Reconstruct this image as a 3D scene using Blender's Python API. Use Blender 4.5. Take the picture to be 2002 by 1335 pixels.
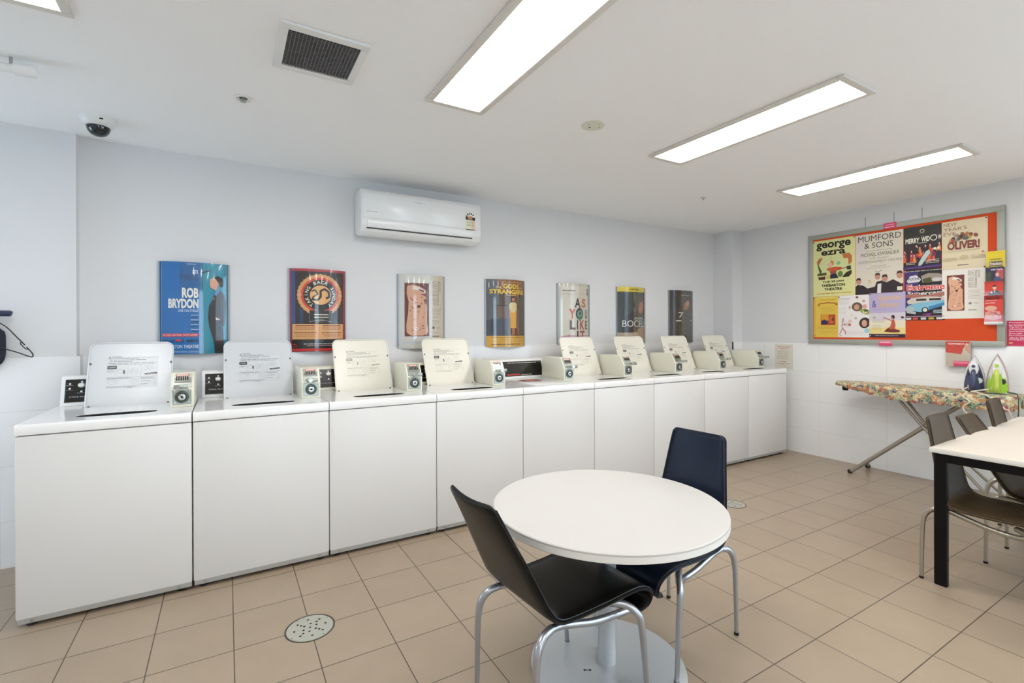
import bpy, bmesh, math, random
from mathutils import Vector, Matrix
random.seed(7)
PI = math.pi
S = bpy.context.scene
COL = S.collection
for o in list(bpy.data.objects): bpy.data.objects.remove(o)

# ------------------------------------------------------------------ camera
W, Hh = 2002, 1335
cam_d = bpy.data.cameras.new('camera'); cam = bpy.data.objects.new('camera', cam_d); COL.objects.link(cam)
F_PX, CY, YAW, ROLL, CAM_H = 944.0, 647.6, math.radians(30.571), math.radians(-0.187), 1.3173
PITCH = math.radians(-0.084)
cam_d.sensor_fit = 'HORIZONTAL'; cam_d.sensor_width = 36.0
cam_d.lens = F_PX / W * 36.0
cam_d.shift_y = (CY - Hh / 2) / W
cam_d.clip_start = 0.05
_w = Vector((math.sin(YAW), math.cos(YAW), 0)); _r = Vector((math.cos(YAW), -math.sin(YAW), 0)); _z = Vector((0, 0, 1))
_F = _w * math.cos(PITCH) + _z * math.sin(PITCH); _U = _z * math.cos(PITCH) - _w * math.sin(PITCH)
_R = _r * math.cos(ROLL) + _U * math.sin(ROLL); _U = _U * math.cos(ROLL) - _r * math.sin(ROLL)
cam.matrix_world = Matrix(((_R.x, _U.x, -_F.x, 0), (_R.y, _U.y, -_F.y, 0), (_R.z, _U.z, -_F.z, CAM_H), (0, 0, 0, 1)))
S.camera = cam

# ------------------------------------------------------------------ world, exposure
world = bpy.data.worlds.new('daylight'); S.world = world; world.use_nodes = True
bg = world.node_tree.nodes['Background']
bg.inputs['Color'].default_value = (0.76, 0.885, 1.0, 1); bg.inputs['Strength'].default_value = 5.0
S.view_settings.view_transform = 'Standard'; S.view_settings.look = 'None'
S.view_settings.gamma = 1.0; S.view_settings.use_curve_mapping = False
S.view_settings.exposure = 0.6
LAMP = 13.0

# ------------------------------------------------------------------ materials
def lin(c):
    if isinstance(c, str):
        c = c.lstrip('#'); c = ''.join(q * 2 for q in c) if len(c) == 3 else c; c = [int(c[i:i + 2], 16) / 255 for i in (0, 2, 4)]
    return tuple((x / 12.92 if x <= 0.04045 else ((x + 0.055) / 1.055) ** 2.4) for x in c) + (1,)
_mats = {}
def mat(name, c, rough=0.5, metal=0.0, coat=0.0, spec=0.5, noise=0.0, nscale=20.0, bump=0.0, bscale=200.0):
    if name in _mats: return _mats[name]
    m = bpy.data.materials.new(name); m.use_nodes = True; _mats[name] = m
    nt = m.node_tree; b = nt.nodes['Principled BSDF']
    b.inputs['Base Color'].default_value = lin(c); b.inputs['Roughness'].default_value = rough
    b.inputs['Metallic'].default_value = metal; b.inputs['Coat Weight'].default_value = coat
    b.inputs['Coat Roughness'].default_value = 0.05
    b.inputs['Specular IOR Level'].default_value = spec
    if noise > 0:
        tc = nt.nodes.new('ShaderNodeTexCoord'); n = nt.nodes.new('ShaderNodeTexNoise'); n.inputs['Scale'].default_value = nscale
        n.inputs['Detail'].default_value = 4
        nt.links.new(tc.outputs['Object'], n.inputs['Vector'])
        mr = nt.nodes.new('ShaderNodeMapRange'); mr.inputs['To Min'].default_value = 1 - noise; mr.inputs['To Max'].default_value = 1 + noise
        nt.links.new(n.outputs['Fac'], mr.inputs['Value'])
        mx = nt.nodes.new('ShaderNodeVectorMath'); mx.operation = 'SCALE'; mx.inputs[0].default_value = lin(c)[:3]
        nt.links.new(mr.outputs[0], mx.inputs['Scale']); nt.links.new(mx.outputs[0], b.inputs['Base Color'])
    if bump > 0:
        tc = nt.nodes.new('ShaderNodeTexCoord'); n = nt.nodes.new('ShaderNodeTexNoise'); n.inputs['Scale'].default_value = bscale
        nt.links.new(tc.outputs['Object'], n.inputs['Vector'])
        bp = nt.nodes.new('ShaderNodeBump'); bp.inputs['Strength'].default_value = bump; bp.inputs['Distance'].default_value = 0.002
        nt.links.new(n.outputs['Fac'], bp.inputs['Height']); nt.links.new(bp.outputs[0], b.inputs['Normal'])
    return m
def ink(c, rough=0.5):
    return mat('ink_' + c.lstrip('#') + ('' if rough == 0.5 else '_%d' % int(rough * 100)), c, rough)
def mth(nt, op, a, b=None, c=None):
    n = nt.nodes.new('ShaderNodeMath'); n.operation = op
    for i, v in enumerate((a, b, c)):
        if v is None: continue
        if isinstance(v, (int, float)): n.inputs[i].default_value = v
        else: nt.links.new(v, n.inputs[i])
    return n.outputs[0]
def grid_mat(name, base, line, axes, width=0.002, rough=0.3, vary=0.03, cloud=0.05, soft=0.5, stretch=None):
    """tiles with joints: axes = ((axis, offset, size), (axis, offset, size)) in world metres"""
    m = bpy.data.materials.new(name); m.use_nodes = True; nt = m.node_tree; b = nt.nodes['Principled BSDF']
    geo = nt.nodes.new('ShaderNodeNewGeometry'); sp = nt.nodes.new('ShaderNodeSeparateXYZ'); nt.links.new(geo.outputs['Position'], sp.inputs[0])
    dists = []; cells = []
    for ax, off, size in axes:
        p = sp.outputs[ax]
        if stretch and ax == stretch[0]:     # one wider joint run: the tiling was set out in two goes
            mr = nt.nodes.new('ShaderNodeMapRange'); nt.links.new(p, mr.inputs['Value'])
            mr.inputs['From Min'].default_value = stretch[1]; mr.inputs['From Max'].default_value = stretch[2]
            mr.inputs['To Min'].default_value = 0; mr.inputs['To Max'].default_value = stretch[3]
            p = mth(nt, 'SUBTRACT', p, mr.outputs[0])
        q = mth(nt, 'DIVIDE', mth(nt, 'SUBTRACT', p, off), size)
        fr = mth(nt, 'FRACT', q); cells.append(mth(nt, 'FLOOR', q))
        d = mth(nt, 'MULTIPLY', mth(nt, 'MINIMUM', fr, mth(nt, 'SUBTRACT', 1.0, fr)), size)
        dists.append(d)
    d = mth(nt, 'MINIMUM', dists[0], dists[1])
    mr = nt.nodes.new('ShaderNodeMapRange'); nt.links.new(d, mr.inputs['Value'])
    mr.inputs['From Min'].default_value = width * (1 - soft); mr.inputs['From Max'].default_value = width
    mr.inputs['To Min'].default_value = 1; mr.inputs['To Max'].default_value = 0
    cx = nt.nodes.new('ShaderNodeCombineXYZ'); nt.links.new(cells[0], cx.inputs[0]); nt.links.new(cells[1], cx.inputs[1])
    wn = nt.nodes.new('ShaderNodeTexWhiteNoise'); nt.links.new(cx.outputs[0], wn.inputs['Vector'])
    ns = nt.nodes.new('ShaderNodeTexNoise'); ns.inputs['Scale'].default_value = 5; ns.inputs['Detail'].default_value = 6; ns.inputs['Roughness'].default_value = 0.65
    nt.links.new(geo.outputs['Position'], ns.inputs['Vector'])
    k = mth(nt, 'ADD', mth(nt, 'MULTIPLY', mth(nt, 'SUBTRACT', wn.outputs['Value'], 0.5), 2 * vary),
            mth(nt, 'MULTIPLY', mth(nt, 'SUBTRACT', ns.outputs['Fac'], 0.5), 2 * cloud))
    k = mth(nt, 'ADD', k, 1.0)
    sc = nt.nodes.new('ShaderNodeVectorMath'); sc.operation = 'SCALE'; sc.inputs[0].default_value = lin(base)[:3]; nt.links.new(k, sc.inputs['Scale'])
    mx = nt.nodes.new('ShaderNodeMix'); mx.data_type = 'RGBA'
    nt.links.new(mr.outputs[0], mx.inputs['Factor']); nt.links.new(sc.outputs[0], mx.inputs['A']); mx.inputs['B'].default_value = lin(line)
    nt.links.new(mx.outputs['Result'], b.inputs['Base Color'])
    b.inputs['Roughness'].default_value = rough
    bp = nt.nodes.new('ShaderNodeBump'); bp.inputs['Strength'].default_value = 0.4; bp.inputs['Distance'].default_value = 0.002; bp.invert = True
    nt.links.new(mr.outputs[0], bp.inputs['Height']); nt.links.new(bp.outputs[0], b.inputs['Normal'])
    return m
def emit_mat(name, c, strength):
    m = bpy.data.materials.new(name); m.use_nodes = True; b = m.node_tree.nodes['Principled BSDF']
    b.inputs['Base Color'].default_value = lin('#f4f2ea'); b.inputs['Emission Color'].default_value = lin(c); b.inputs['Emission Strength'].default_value = strength
    return m
def clear_mat(name, tint='#ffffff', rough=0.05, base=0.022, gain=0.22):
    m = bpy.data.materials.new(name); m.use_nodes = True; nt = m.node_tree
    nt.nodes.remove(nt.nodes['Principled BSDF'])
    t = nt.nodes.new('ShaderNodeBsdfTransparent'); t.inputs[0].default_value = lin(tint)
    g = nt.nodes.new('ShaderNodeBsdfGlossy'); g.inputs['Roughness'].default_value = rough
    lw = nt.nodes.new('ShaderNodeFresnel'); lw.inputs['IOR'].default_value = 1.45
    f = mth(nt, 'ADD', mth(nt, 'MULTIPLY', lw.outputs[0], gain), base)
    mx = nt.nodes.new('ShaderNodeMixShader'); nt.links.new(f, mx.inputs[0]); nt.links.new(t.outputs[0], mx.inputs[1]); nt.links.new(g.outputs[0], mx.inputs[2])
    nt.links.new(mx.outputs[0], nt.nodes['Material Output'].inputs['Surface'])
    return m
M_WALL = mat('painted_wall', '#dfdfe0', 0.7, noise=0.012, nscale=1.5)
M_CEIL = mat('painted_ceiling', '#fbfbfb', 0.8, noise=0.01, nscale=1.2)
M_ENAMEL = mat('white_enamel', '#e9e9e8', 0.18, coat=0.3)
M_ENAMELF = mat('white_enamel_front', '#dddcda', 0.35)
M_CREAM = mat('cream_enamel', '#e6e4d2', 0.3)
M_LID = mat('lid_enamel', '#d2d4d7', 0.25)
M_LIDOLD = mat('lid_enamel_yellowed', '#e4e0d2', 0.3)
M_DARK = mat('dark_void', '#0b0b0c', 0.7)
M_BLACKP = mat('black_panel', '#15140f', 0.25)
M_RUBBER = mat('black_rubber', '#131313', 0.6)
M_STEEL = mat('galvanised_steel', '#aab0a8', 0.32, metal=0.9)
M_CHROME = mat('chrome', '#cfd0d0', 0.12, metal=1.0)
M_TUBE = mat('silver_tube', '#aeb2b8', 0.28, metal=0.85)
M_TUBE_WARM = mat('silver_tube_far', '#b0aa9c', 0.3, metal=0.8)
M_LEATH = mat('black_leatherette', '#080807', 0.38, spec=0.28, bump=0.15, bscale=500)
M_SEAM = mat('black_piping', '#141414', 0.45)
M_LAM = mat('white_laminate', '#c9c7c3', 0.4)
M_LAM2 = mat('cream_laminate', '#d8cfc2', 0.45, noise=0.015, nscale=8)
M_EDGE = mat('laminate_edge', '#e2e0da', 0.45)
M_PLY = mat('laminate_edge_line', '#bdb8b0', 0.5)
M_BLKMET = mat('black_powder_coat', '#070707', 0.5, spec=0.2)
M_BASE = mat('silver_base', '#bcc0c3', 0.3, metal=0.35)
M_PLAST = mat('white_plastic', '#e9e9e7', 0.35)
M_PLASTG = mat('grey_plastic', '#b7b7b4', 0.4)
M_CLEAR = clear_mat('clear_acrylic')
M_GLASS = clear_mat('window_glass', '#f4fbff', 0.0, 0.0, 0.6)
M_FRAME = mat('window_frame_metal', '#9aa0a4', 0.4, metal=0.6)

# ------------------------------------------------------------------ mesh helpers
class MB:
    def __init__(s): s.bm = bmesh.new(); s.mats = []
    def mi(s, m):
        if m not in s.mats: s.mats.append(m)
        return s.mats.index(m)
    def _faces(s, vs, fs, m):
        i = s.mi(m); bv = [s.bm.verts.new(v) for v in vs]; out = []
        for f in fs:
            try: q = s.bm.faces.new([bv[k] for k in f]); q.material_index = i; out.append(q)
            except ValueError: pass
        return bv, out
    def box(s, x0, x1, y0, y1, z0, z1, m, bev=0.0, seg=2):
        vs = [(x, y, z) for x in (x0, x1) for y in (y0, y1) for z in (z0, z1)]
        fs = [(0, 1, 3, 2), (4, 6, 7, 5), (0, 4, 5, 1), (2, 3, 7, 6), (0, 2, 6, 4), (1, 5, 7, 3)]
        bv, bf = s._faces(vs, fs, m)
        if bev > 0:
            es = list({e for f in bf for e in f.edges})
            r = bmesh.ops.bevel(s.bm, geom=es, offset=bev, segments=seg, affect='EDGES', profile=0.5)
            for f in r['faces']: f.material_index = s.mi(m)
        return s
    def prism(s, pts, axis, a0, a1, m, bev=0.0, seg=2):
        """2D outline pts extruded along axis ('x','y','z')"""
        def P(p, a):
            return {'x': (a, p[0], p[1]), 'y': (p[0], a, p[1]), 'z': (p[0], p[1], a)}[axis]
        n = len(pts); vs = [P(p, a0) for p in pts] + [P(p, a1) for p in pts]
        fs = [tuple(range(n)), tuple(range(2 * n - 1, n - 1, -1))] + [(i, i + n, (i + 1) % n + n, (i + 1) % n) for i in range(n)]
        bv, bf = s._faces(vs, fs, m)
        bmesh.ops.recalc_face_normals(s.bm, faces=bf)
        if bev > 0:
            es = list({e for f in bf for e in f.edges})
            r = bmesh.ops.bevel(s.bm, geom=es, offset=bev, segments=seg, affect='EDGES', profile=0.5)
            for f in r['faces']: f.material_index = s.mi(m)
        return s
    def tube(s, pts, r, m, n=12, cap=True, smooth=4, closed=False):
        P = catmull(pts, smooth, closed) if smooth > 1 and len(pts) > 2 else [Vector(p) for p in pts]
        if callable(r): R = [r(i / max(1, len(P) - 1)) for i in range(len(P))]
        else: R = [r] * len(P)
        rings = []; prev = None; i = s.mi(m)
        for k, p in enumerate(P):
            if closed: t = P[(k + 1) % len(P)] - P[k - 1]
            else: t = P[min(k + 1, len(P) - 1)] - P[max(k - 1, 0)]
            t.normalize()
            if prev is None:
                a = Vector((0, 0, 1)) if abs(t.z) < 0.9 else Vector((1, 0, 0)); u = t.cross(a).normalized()
            else:
                u = (prev - t * prev.dot(t)).normalized()
            prev = u; v = t.cross(u)
            rings.append([s.bm.verts.new(p + (u * math.cos(2 * PI * j / n) + v * math.sin(2 * PI * j / n)) * R[k]) for j in range(n)])
        L = len(rings)
        for k in range(L if closed else L - 1):
            A, B = rings[k], rings[(k + 1) % L]
            for j in range(n):
                f = s.bm.faces.new((A[j], A[(j + 1) % n], B[(j + 1) % n], B[j])); f.material_index = i
        if cap and not closed:
            f = s.bm.faces.new(rings[0][::-1]); f.material_index = i
            f = s.bm.faces.new(rings[-1]); f.material_index = i
        return s
    def lathe(s, prof, c, m, axis='z', n=32):
        """prof: list of (radius, height)"""
        i = s.mi(m); rings = []
        def P(r, h, a):
            x, y = r * math.cos(a), r * math.sin(a)
            if axis == 'z': q = (x, y, h)
            elif axis == 'y': q = (x, h, y)
            else: q = (h, x, y)
            return Vector(c) + Vector(q)
        for r, h in prof:
            if r < 1e-6: rings.append([s.bm.verts.new(P(0, h, 0))])
            else: rings.append([s.bm.verts.new(P(r, h, 2 * PI * j / n)) for j in range(n)])
        fs = []
        for A, B in zip(rings, rings[1:]):
            for j in range(n):
                if len(A) == 1 and len(B) == 1: continue
                if len(A) == 1: v = (A[0], B[j], B[(j + 1) % n])
                elif len(B) == 1: v = (A[j], B[0], A[(j + 1) % n])
                else: v = (A[j], B[j], B[(j + 1) % n], A[(j + 1) % n])
                try: f = s.bm.faces.new(v); f.material_index = i; fs.append(f)
                except ValueError: pass
        bmesh.ops.recalc_face_normals(s.bm, faces=fs)
        return s
    def loft(s, rings, m, cap=True):
        i = s.mi(m); R = [[s.bm.verts.new(p) for p in r] for r in rings]; n = len(R[0]); fs = []
        for A, B in zip(R, R[1:]):
            for j in range(n):
                fs.append(s.bm.faces.new((A[j], A[(j + 1) % n], B[(j + 1) % n], B[j])))
        if cap: fs.append(s.bm.faces.new(R[0][::-1])); fs.append(s.bm.faces.new(R[-1]))
        for f in fs: f.material_index = i
        bmesh.ops.recalc_face_normals(s.bm, faces=fs)
        return s
    def build(s, name, parent=None, angle=35, loc=None):
        me = bpy.data.meshes.new(name); 
        s.bm.to_mesh(me); s.bm.free()
        for m in s.mats: me.materials.append(m)
        me.polygons.foreach_set('use_smooth', [True] * len(me.polygons))
        me.set_sharp_from_angle(angle=math.radians(angle))
        o = bpy.data.objects.new(name, me); COL.objects.link(o)
        if parent: o.parent = parent
        if loc: o.location = loc
        return o
def catmull(pts, sub, closed=False):
    P = [Vector(p) for p in pts]; n = len(P); out = []
    rng = n if closed else n - 1
    for i in range(rng):
        p0 = P[(i - 1) % n] if closed or i > 0 else P[0] * 2 - P[1]
        p1 = P[i]; p2 = P[(i + 1) % n]
        p3 = P[(i + 2) % n] if closed or i + 2 < n else P[-1] * 2 - P[-2]
        for k in range(sub):
            t = k / sub
            out.append(0.5 * ((2 * p1) + (p2 - p0) * t + (2 * p0 - 5 * p1 + 4 * p2 - p3) * t * t + (3 * p1 - p0 - 3 * p2 + p3) * t ** 3))
    if not closed: out.append(P[-1])
    return out
def thing(name, label, cat, loc=(0, 0, 0), rz=0.0, group=None):
    o = bpy.data.objects.new(name, None); o.empty_display_size = 0.1; COL.objects.link(o)
    o.location = loc; o.rotation_euler = (0, 0, rz); o['label'] = label; o['category'] = cat
    if group: o['group'] = group
    return o
def tag(o, label, cat, group=None):
    o['label'] = label; o['category'] = cat
    if group: o['group'] = group
    return o
def struct(mb, name):
    o = mb.build(name); o['kind'] = 'structure'; return o
def copy_tree(o, parent=None):
    c = o.copy(); COL.objects.link(c)
    if parent: c.parent = parent
    for ch in list(o.children): copy_tree(ch, c)
    return c

# ------------------------------------------------------------------ flat printed art
_tc = {}
def text_mesh(s, bold=0.0):
    key = (s, bold)
    if key in _tc: return _tc[key]
    cu = bpy.data.curves.new('t', 'FONT'); cu.body = s; cu.size = 1.0; cu.offset = bold; cu.resolution_u = 3
    ob = bpy.data.objects.new('t', cu)
    me = bpy.data.meshes.new_from_object(ob)
    vs = [(v.co.x, v.co.y) for v in me.vertices]; fs = [tuple(p.vertices) for p in me.polygons]
    bpy.data.objects.remove(ob); bpy.data.curves.remove(cu); bpy.data.meshes.remove(me)
    xs = [v[0] for v in vs]; ys = [v[1] for v in vs]
    _tc[key] = (vs, fs, min(xs), max(xs), min(ys), max(ys)); return _tc[key]
class Art:
    """flat print, coordinates 0..1 from the top-left corner (y down)"""
    def __init__(s, w, h, paper, rough=0.5): s.w, s.h, s.rough = w, h, rough; s.items = []; s.n = 0; s.paper = paper
    def _add(s, vs, fs, c, same=False):
        if not same: s.n += 1
        s.items.append((vs, fs, c, s.n)); return s
    def poly(s, pts, c, same=False): return s._add([tuple(p) for p in pts], [tuple(range(len(pts)))], c, same)
    def rect(s, x0, y0, x1, y1, c, same=False): return s.poly([(x0, y0), (x1, y0), (x1, y1), (x0, y1)], c, same)
    def ell(s, cx, cy, rx, ry, c, n=24, same=False, rot=0.0, bumpy=0.0, k=0):
        P = []
        for i in range(n):
            a = 2 * PI * i / n; q = 1 + bumpy * math.cos(k * a)
            x, y = rx * math.cos(a) * q, ry * math.sin(a) * q
            if rot:
                X, Y = x * s.w, y * s.h; x, y = (X * math.cos(rot) - Y * math.sin(rot)) / s.w, (X * math.sin(rot) + Y * math.cos(rot)) / s.h
            P.append((cx + x, cy + y))
        return s.poly(P, c, same)
    def circ(s, cx, cy, r, c, **kw): return s.ell(cx, cy, r / s.w, r / s.h, c, **kw)     # r in metres
    def line(s, pts, wd, c, same=False):
        """wd in metres"""
        first = not same
        for a, b in zip(pts, pts[1:]):
            ax, ay, bx, by = a[0] * s.w, a[1] * s.h, b[0] * s.w, b[1] * s.h
            L = math.hypot(bx - ax, by - ay) or 1; nx, ny = -(by - ay) / L * wd / 2, (bx - ax) / L * wd / 2
            ex, ey = (bx - ax) / L * wd * .3, (by - ay) / L * wd * .3
            q = [(ax + nx - ex, ay + ny - ey), (bx + nx + ex, by + ny + ey), (bx - nx + ex, by - ny + ey), (ax - nx - ex, ay - ny - ey)]
            s._add([(x / s.w, y / s.h) for x, y in q], [(0, 1, 2, 3)], c, not first); first = False
        return s
    def text(s, t, x0, y0, x1, y1, c, bold=0.0, shear=0.0, arc=0.0):
        vs, fs, a, b, lo, hi = text_mesh(t, bold)
        out = []
        for x, y in vs:
            u = (x - a) / (b - a); v = (y - lo) / (hi - lo)
            X = x0 + (x1 - x0) * u + shear * v * (x1 - x0); Y = y1 + (y0 - y1) * v - arc * (1 - (2 * u - 1) ** 2)
            out.append((X, Y))
        return s._add(out, fs, c)
    def rtext(s, t, cx, cy, h, deg, c, bold=0.0, wid=None):
        """text centred on cx,cy; h cap height metres; rotated"""
        vs, fs, a, b, lo, hi = text_mesh(t, bold); k = h / (hi - lo); kx = k if wid is None else wid / (b - a)
        ca, sa = math.cos(math.radians(deg)), math.sin(math.radians(deg)); out = []
        for x, y in vs:
            X, Y = (x - (a + b) / 2) * kx, (y - (lo + hi) / 2) * k
            out.append((cx + (X * ca - Y * sa) / s.w, cy - (X * sa + Y * ca) / s.h))
        return s._add(out, fs, c)
    def arctext(s, t, cx, cy, r, h, a0, a1, c, bold=0.0):
        """letters set round a circle, a0..a1 degrees clockwise from the top"""
        n = len(t)
        for i, ch in enumerate(t):
            if ch == ' ': continue
            a = a0 + (a1 - a0) * (i + 0.5) / n
            x = cx + r * math.sin(math.radians(a)) / s.w; y = cy - r * math.cos(math.radians(a)) / s.h
            s.rtext(ch, x, y, h, -a, c, bold)
        return s
    def dashes(s, x0, y0, x1, y1, rows, c, fill=0.45, rag=0.3, seed=1, align='l', gaps=True):
        """rows of print too small to read"""
        rnd = random.Random(seed); rh = (y1 - y0) / rows; s.n += 1; fill *= .75
        for r in range(rows):
            L = (x1 - x0) * (1 - rag * rnd.random())
            st = x0 if align == 'l' else ((x0 + x1) / 2 - L / 2 if align == 'c' else x1 - L)
            x = st; ya = y0 + r * rh + rh * (1 - fill) / 2
            while x < st + L - 1e-4:
                wl = (x1 - x0) * (0.06 + 0.12 * rnd.random()) if gaps else L
                xe = min(x + wl, st + L); s.rect(x, ya, xe, ya + rh * fill, c, True); x = xe + (x1 - x0) * 0.018
        return s
    def build(s, name, parent, fn, thick=0.001, div=1, extra=None, eps=0.00012):
        """fn(x m from left, y m up from bottom, d m out of the sheet) -> point"""
        bm = bmesh.new(); mats = []; lay = bm.faces.layers.float.new('d')
        def mi(c):
            m = ink(c, s.rough)
            if m not in mats: mats.append(m)
            return mats.index(m)
        base = [(0, 0), (1, 0), (1, 1), (0, 1)]
        allit = [(base, [(0, 1, 2, 3)], s.paper, 0)] + s.items
        for vs, fs, c, n in allit:
            bv = [bm.verts.new((min(max(x, 0), 1) * s.w, (1 - min(max(y, 0), 1)) * s.h, n * eps)) for x, y in vs]
            i = mi(c)
            for f in fs:
                try: q = bm.faces.new([bv[k] for k in f]); q.material_index = i
                except ValueError: pass
        if div > 1:
            for k in range(1, div):
                bmesh.ops.bisect_plane(bm, geom=bm.verts[:] + bm.edges[:] + bm.faces[:], plane_co=(s.w * k / div, 0, 0), plane_no=(1, 0, 0), dist=1e-6)
        for f in bm.faces:
            f.normal_update()
            if f.normal.z < 0: f.normal_flip()
        # back and edges of the sheet
        i = mi(s.paper); nb = max(div, 1)
        top = [bm.verts.new((s.w * k / nb, s.h, -thick)) for k in range(nb + 1)]; bot = [bm.verts.new((s.w * k / nb, 0, -thick)) for k in range(nb + 1)]
        t0 = [bm.verts.new((s.w * k / nb, s.h, 0)) for k in range(nb + 1)]; b0 = [bm.verts.new((s.w * k / nb, 0, 0)) for k in range(nb + 1)]
        for k in range(nb):
            for q in ((bot[k], top[k], top[k + 1], bot[k + 1]), (t0[k], t0[k + 1], top[k + 1], top[k]), (b0[k + 1], b0[k], bot[k], bot[k + 1])):
                f = bm.faces.new(q); f.material_index = i
        for q in ((b0[0], t0[0], top[0], bot[0]), (t0[-1], b0[-1], bot[-1], top[-1])):
            f = bm.faces.new(q); f.material_index = i
        for v in bm.verts: v.co = fn(v.co.x, v.co.y, v.co.z)
        me = bpy.data.meshes.new(name); bm.to_mesh(me); bm.free()
        for m in mats: me.materials.append(m)
        o = bpy.data.objects.new(name, me); COL.objects.link(o)
        if parent: o.parent = parent
        return o

# ================================================================== the room
XR, YB, ZC, DADO = 5.309, 3.837, 2.4917, 1.176
XL, YF = -2.6, -6.0
M_FLOOR = grid_mat('floor_tiles', '#a08f7b', '#4c4338', (('X', 0.3161, 0.2951), ('Y', 2.5996, 0.2974)), 0.0027, 0.32, 0.03, 0.10, stretch=('X', 1.0, 1.95, 0.068))
M_TILE_BACK = grid_mat('wall_tiles_back', '#f1f1f2', '#dedede', (('X', 0.10, 0.594), ('Z', DADO, 0.3055)), 0.0016, 0.22, 0.005, 0.01)
M_TILE_RIGHT = grid_mat('wall_tiles_right', '#f4f4f3', '#e0dedc', (('Y', 2.694, 0.594), ('Z', DADO, 0.3055)), 0.0016, 0.22, 0.005, 0.01)
struct(MB().box(XL - .1, XR + .1, YF - .1, YB + .1, -0.12, 0, M_FLOOR), 'floor')
struct(MB().box(XL - .1, XR + .1, YF - .1, YB + .1, ZC, ZC + .12, M_CEIL), 'ceiling')
struct(MB().box(XL - .1, XR + .1, YB, YB + .12, 0, ZC, M_WALL), 'wall_back')
def wall_with_hole(name, axis, a0, a1, h0, h1, z0, z1, p0, p1):
    """axis 'y': wall runs along y at x p0..p1; axis 'x': runs along x at y p0..p1"""
    mb = MB()
    def bx(u0, u1, w0, w1):
        if axis == 'y': mb.box(p0, p1, u0, u1, w0, w1, M_WALL)
        else: mb.box(u0, u1, p0, p1, w0, w1, M_WALL)
    bx(a0, h0, 0, ZC); bx(h1, a1, 0, ZC); bx(h0, h1, 0, z0); bx(h0, h1, z1, ZC)
    return struct(mb, name)
wall_with_hole('wall_left', 'y', YF - .1, YB, 2.8, 3.7, 0.8, 2.1, XL - .12, XL)
wall_with_hole('wall_right', 'y', YF - .1, YB, -4.6, -0.3, .15, 2.42, XR, XR + .12)
wall_with_hole('wall_front', 'x', XL, XR, 0.6, 2.0, 0.2, 2.35, YF - .12, YF)
def window(name, axis, h0, h1, z0, z1, p, nbars):
    root = bpy.data.objects.new(name, None); COL.objects.link(root); root['kind'] = 'structure'
    f = MB(); g = MB(); fw = .05
    def bx(m, u0, u1, w0, w1, q0, q1, mt):
        if axis == 'y': m.box(q0, q1, u0, u1, w0, w1, mt)
        else: m.box(u0, u1, q0, q1, w0, w1, mt)
    bx(f, h0, h1, z0, z0 + fw, p - .06, p, M_FRAME); bx(f, h0, h1, z1 - fw, z1, p - .06, p, M_FRAME)
    for i in range(nbars + 2):
        u = h0 + (h1 - h0 - fw) * i / (nbars + 1); bx(f, u, u + fw, z0 + fw, z1 - fw, p - .06, p, M_FRAME)
    bx(g, h0 + .01, h1 - .01, z0 + .01, z1 - .01, p - .034, p - .028, M_GLASS)
    f.build('window_frame', root); g.build('window_pane', root)
window('window_1', 'y', 2.8, 3.7, .8, 2.1, XL - .03, 1)
window('window_2', 'x', .6, 2.0, .2, 2.35, YF - .03, 0)
window('fill_window_3', 'y', -4.6, -0.3, .15, 2.42, XR + .09, 3)  # unseen window added to brighten the right side of the room
# shallow pier on the left of the back wall, boxed column in the right corner
struct(MB().box(XL, -0.7645, 3.765, YB, 0, ZC, M_WALL), 'trim_1')
struct(MB().box(5.133, XR, 3.577, YB, 0, ZC, M_WALL), 'trim_2')
# tiled dados standing a little proud of the paint
struct(MB().box(XL, -0.7475, 3.755, 3.765, 0, DADO, M_TILE_BACK).box(-0.7645, -0.7475, 3.765, YB, 0, DADO, M_TILE_BACK), 'trim_3')
struct(MB().box(-0.7475, 5.133, YB - .010, YB, 0, DADO + .008, M_TILE_BACK), 'trim_4')
struct(MB().box(5.123, 5.133, 3.567, YB - .01, 0, DADO, M_TILE_RIGHT).box(5.123, XR - .010, 3.567, 3.577, 0, DADO, M_TILE_BACK), 'trim_5')
struct(MB().box(XR - .010, XR, -0.3, 3.577, 0, DADO, M_TILE_RIGHT), 'trim_6')

# ------------------------------------------------------------------ ceiling lights
M_DIFF = emit_mat('lamp_diffuser', '#fdfaf6', LAMP)
M_LFRAME = mat('lamp_frame', '#dedad2', 0.5)
def ceiling_light(x0, x1, y0, y1, label):
    cx, cy = (x0 + x1) / 2, (y0 + y1) / 2; a, b = (x1 - x0) / 2, (y1 - y0) / 2
    t = thing('ceiling_light', label, 'ceiling light', (cx, cy, ZC), 0, 'recessed fluorescent ceiling lights')
    fw = .033; m = MB()
    m.box(-a, a, -b, -b + fw, -.014, 0, M_LFRAME, .003); m.box(-a, a, b - fw, b, -.014, 0, M_LFRAME, .003)
    m.box(-a, -a + fw, -b + fw, b - fw, -.014, 0, M_LFRAME, .003); m.box(a - fw, a, -b + fw, b - fw, -.014, 0, M_LFRAME, .003)
    m.build('lamp_frame', t)
    MB().box(-a + fw, a - fw, -b + fw, b - fw, -.006, -.001, M_DIFF).build('diffuser', t)
    return t
ceiling_light(.870, 1.192, 1.13, 2.33, 'recessed fluorescent ceiling light nearest the camera, cut by the top edge of the photo')
ceiling_light(2.440, 2.757, 1.13, 2.33, 'recessed fluorescent ceiling light, middle of the three long ones')
ceiling_light(4.000, 4.315, 1.175, 2.375, 'recessed fluorescent ceiling light nearest the noticeboard, farthest from the camera')
ceiling_light(-.800, -.482, 1.17, 2.37, 'recessed ceiling light showing only one framed corner above the security camera')
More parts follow.
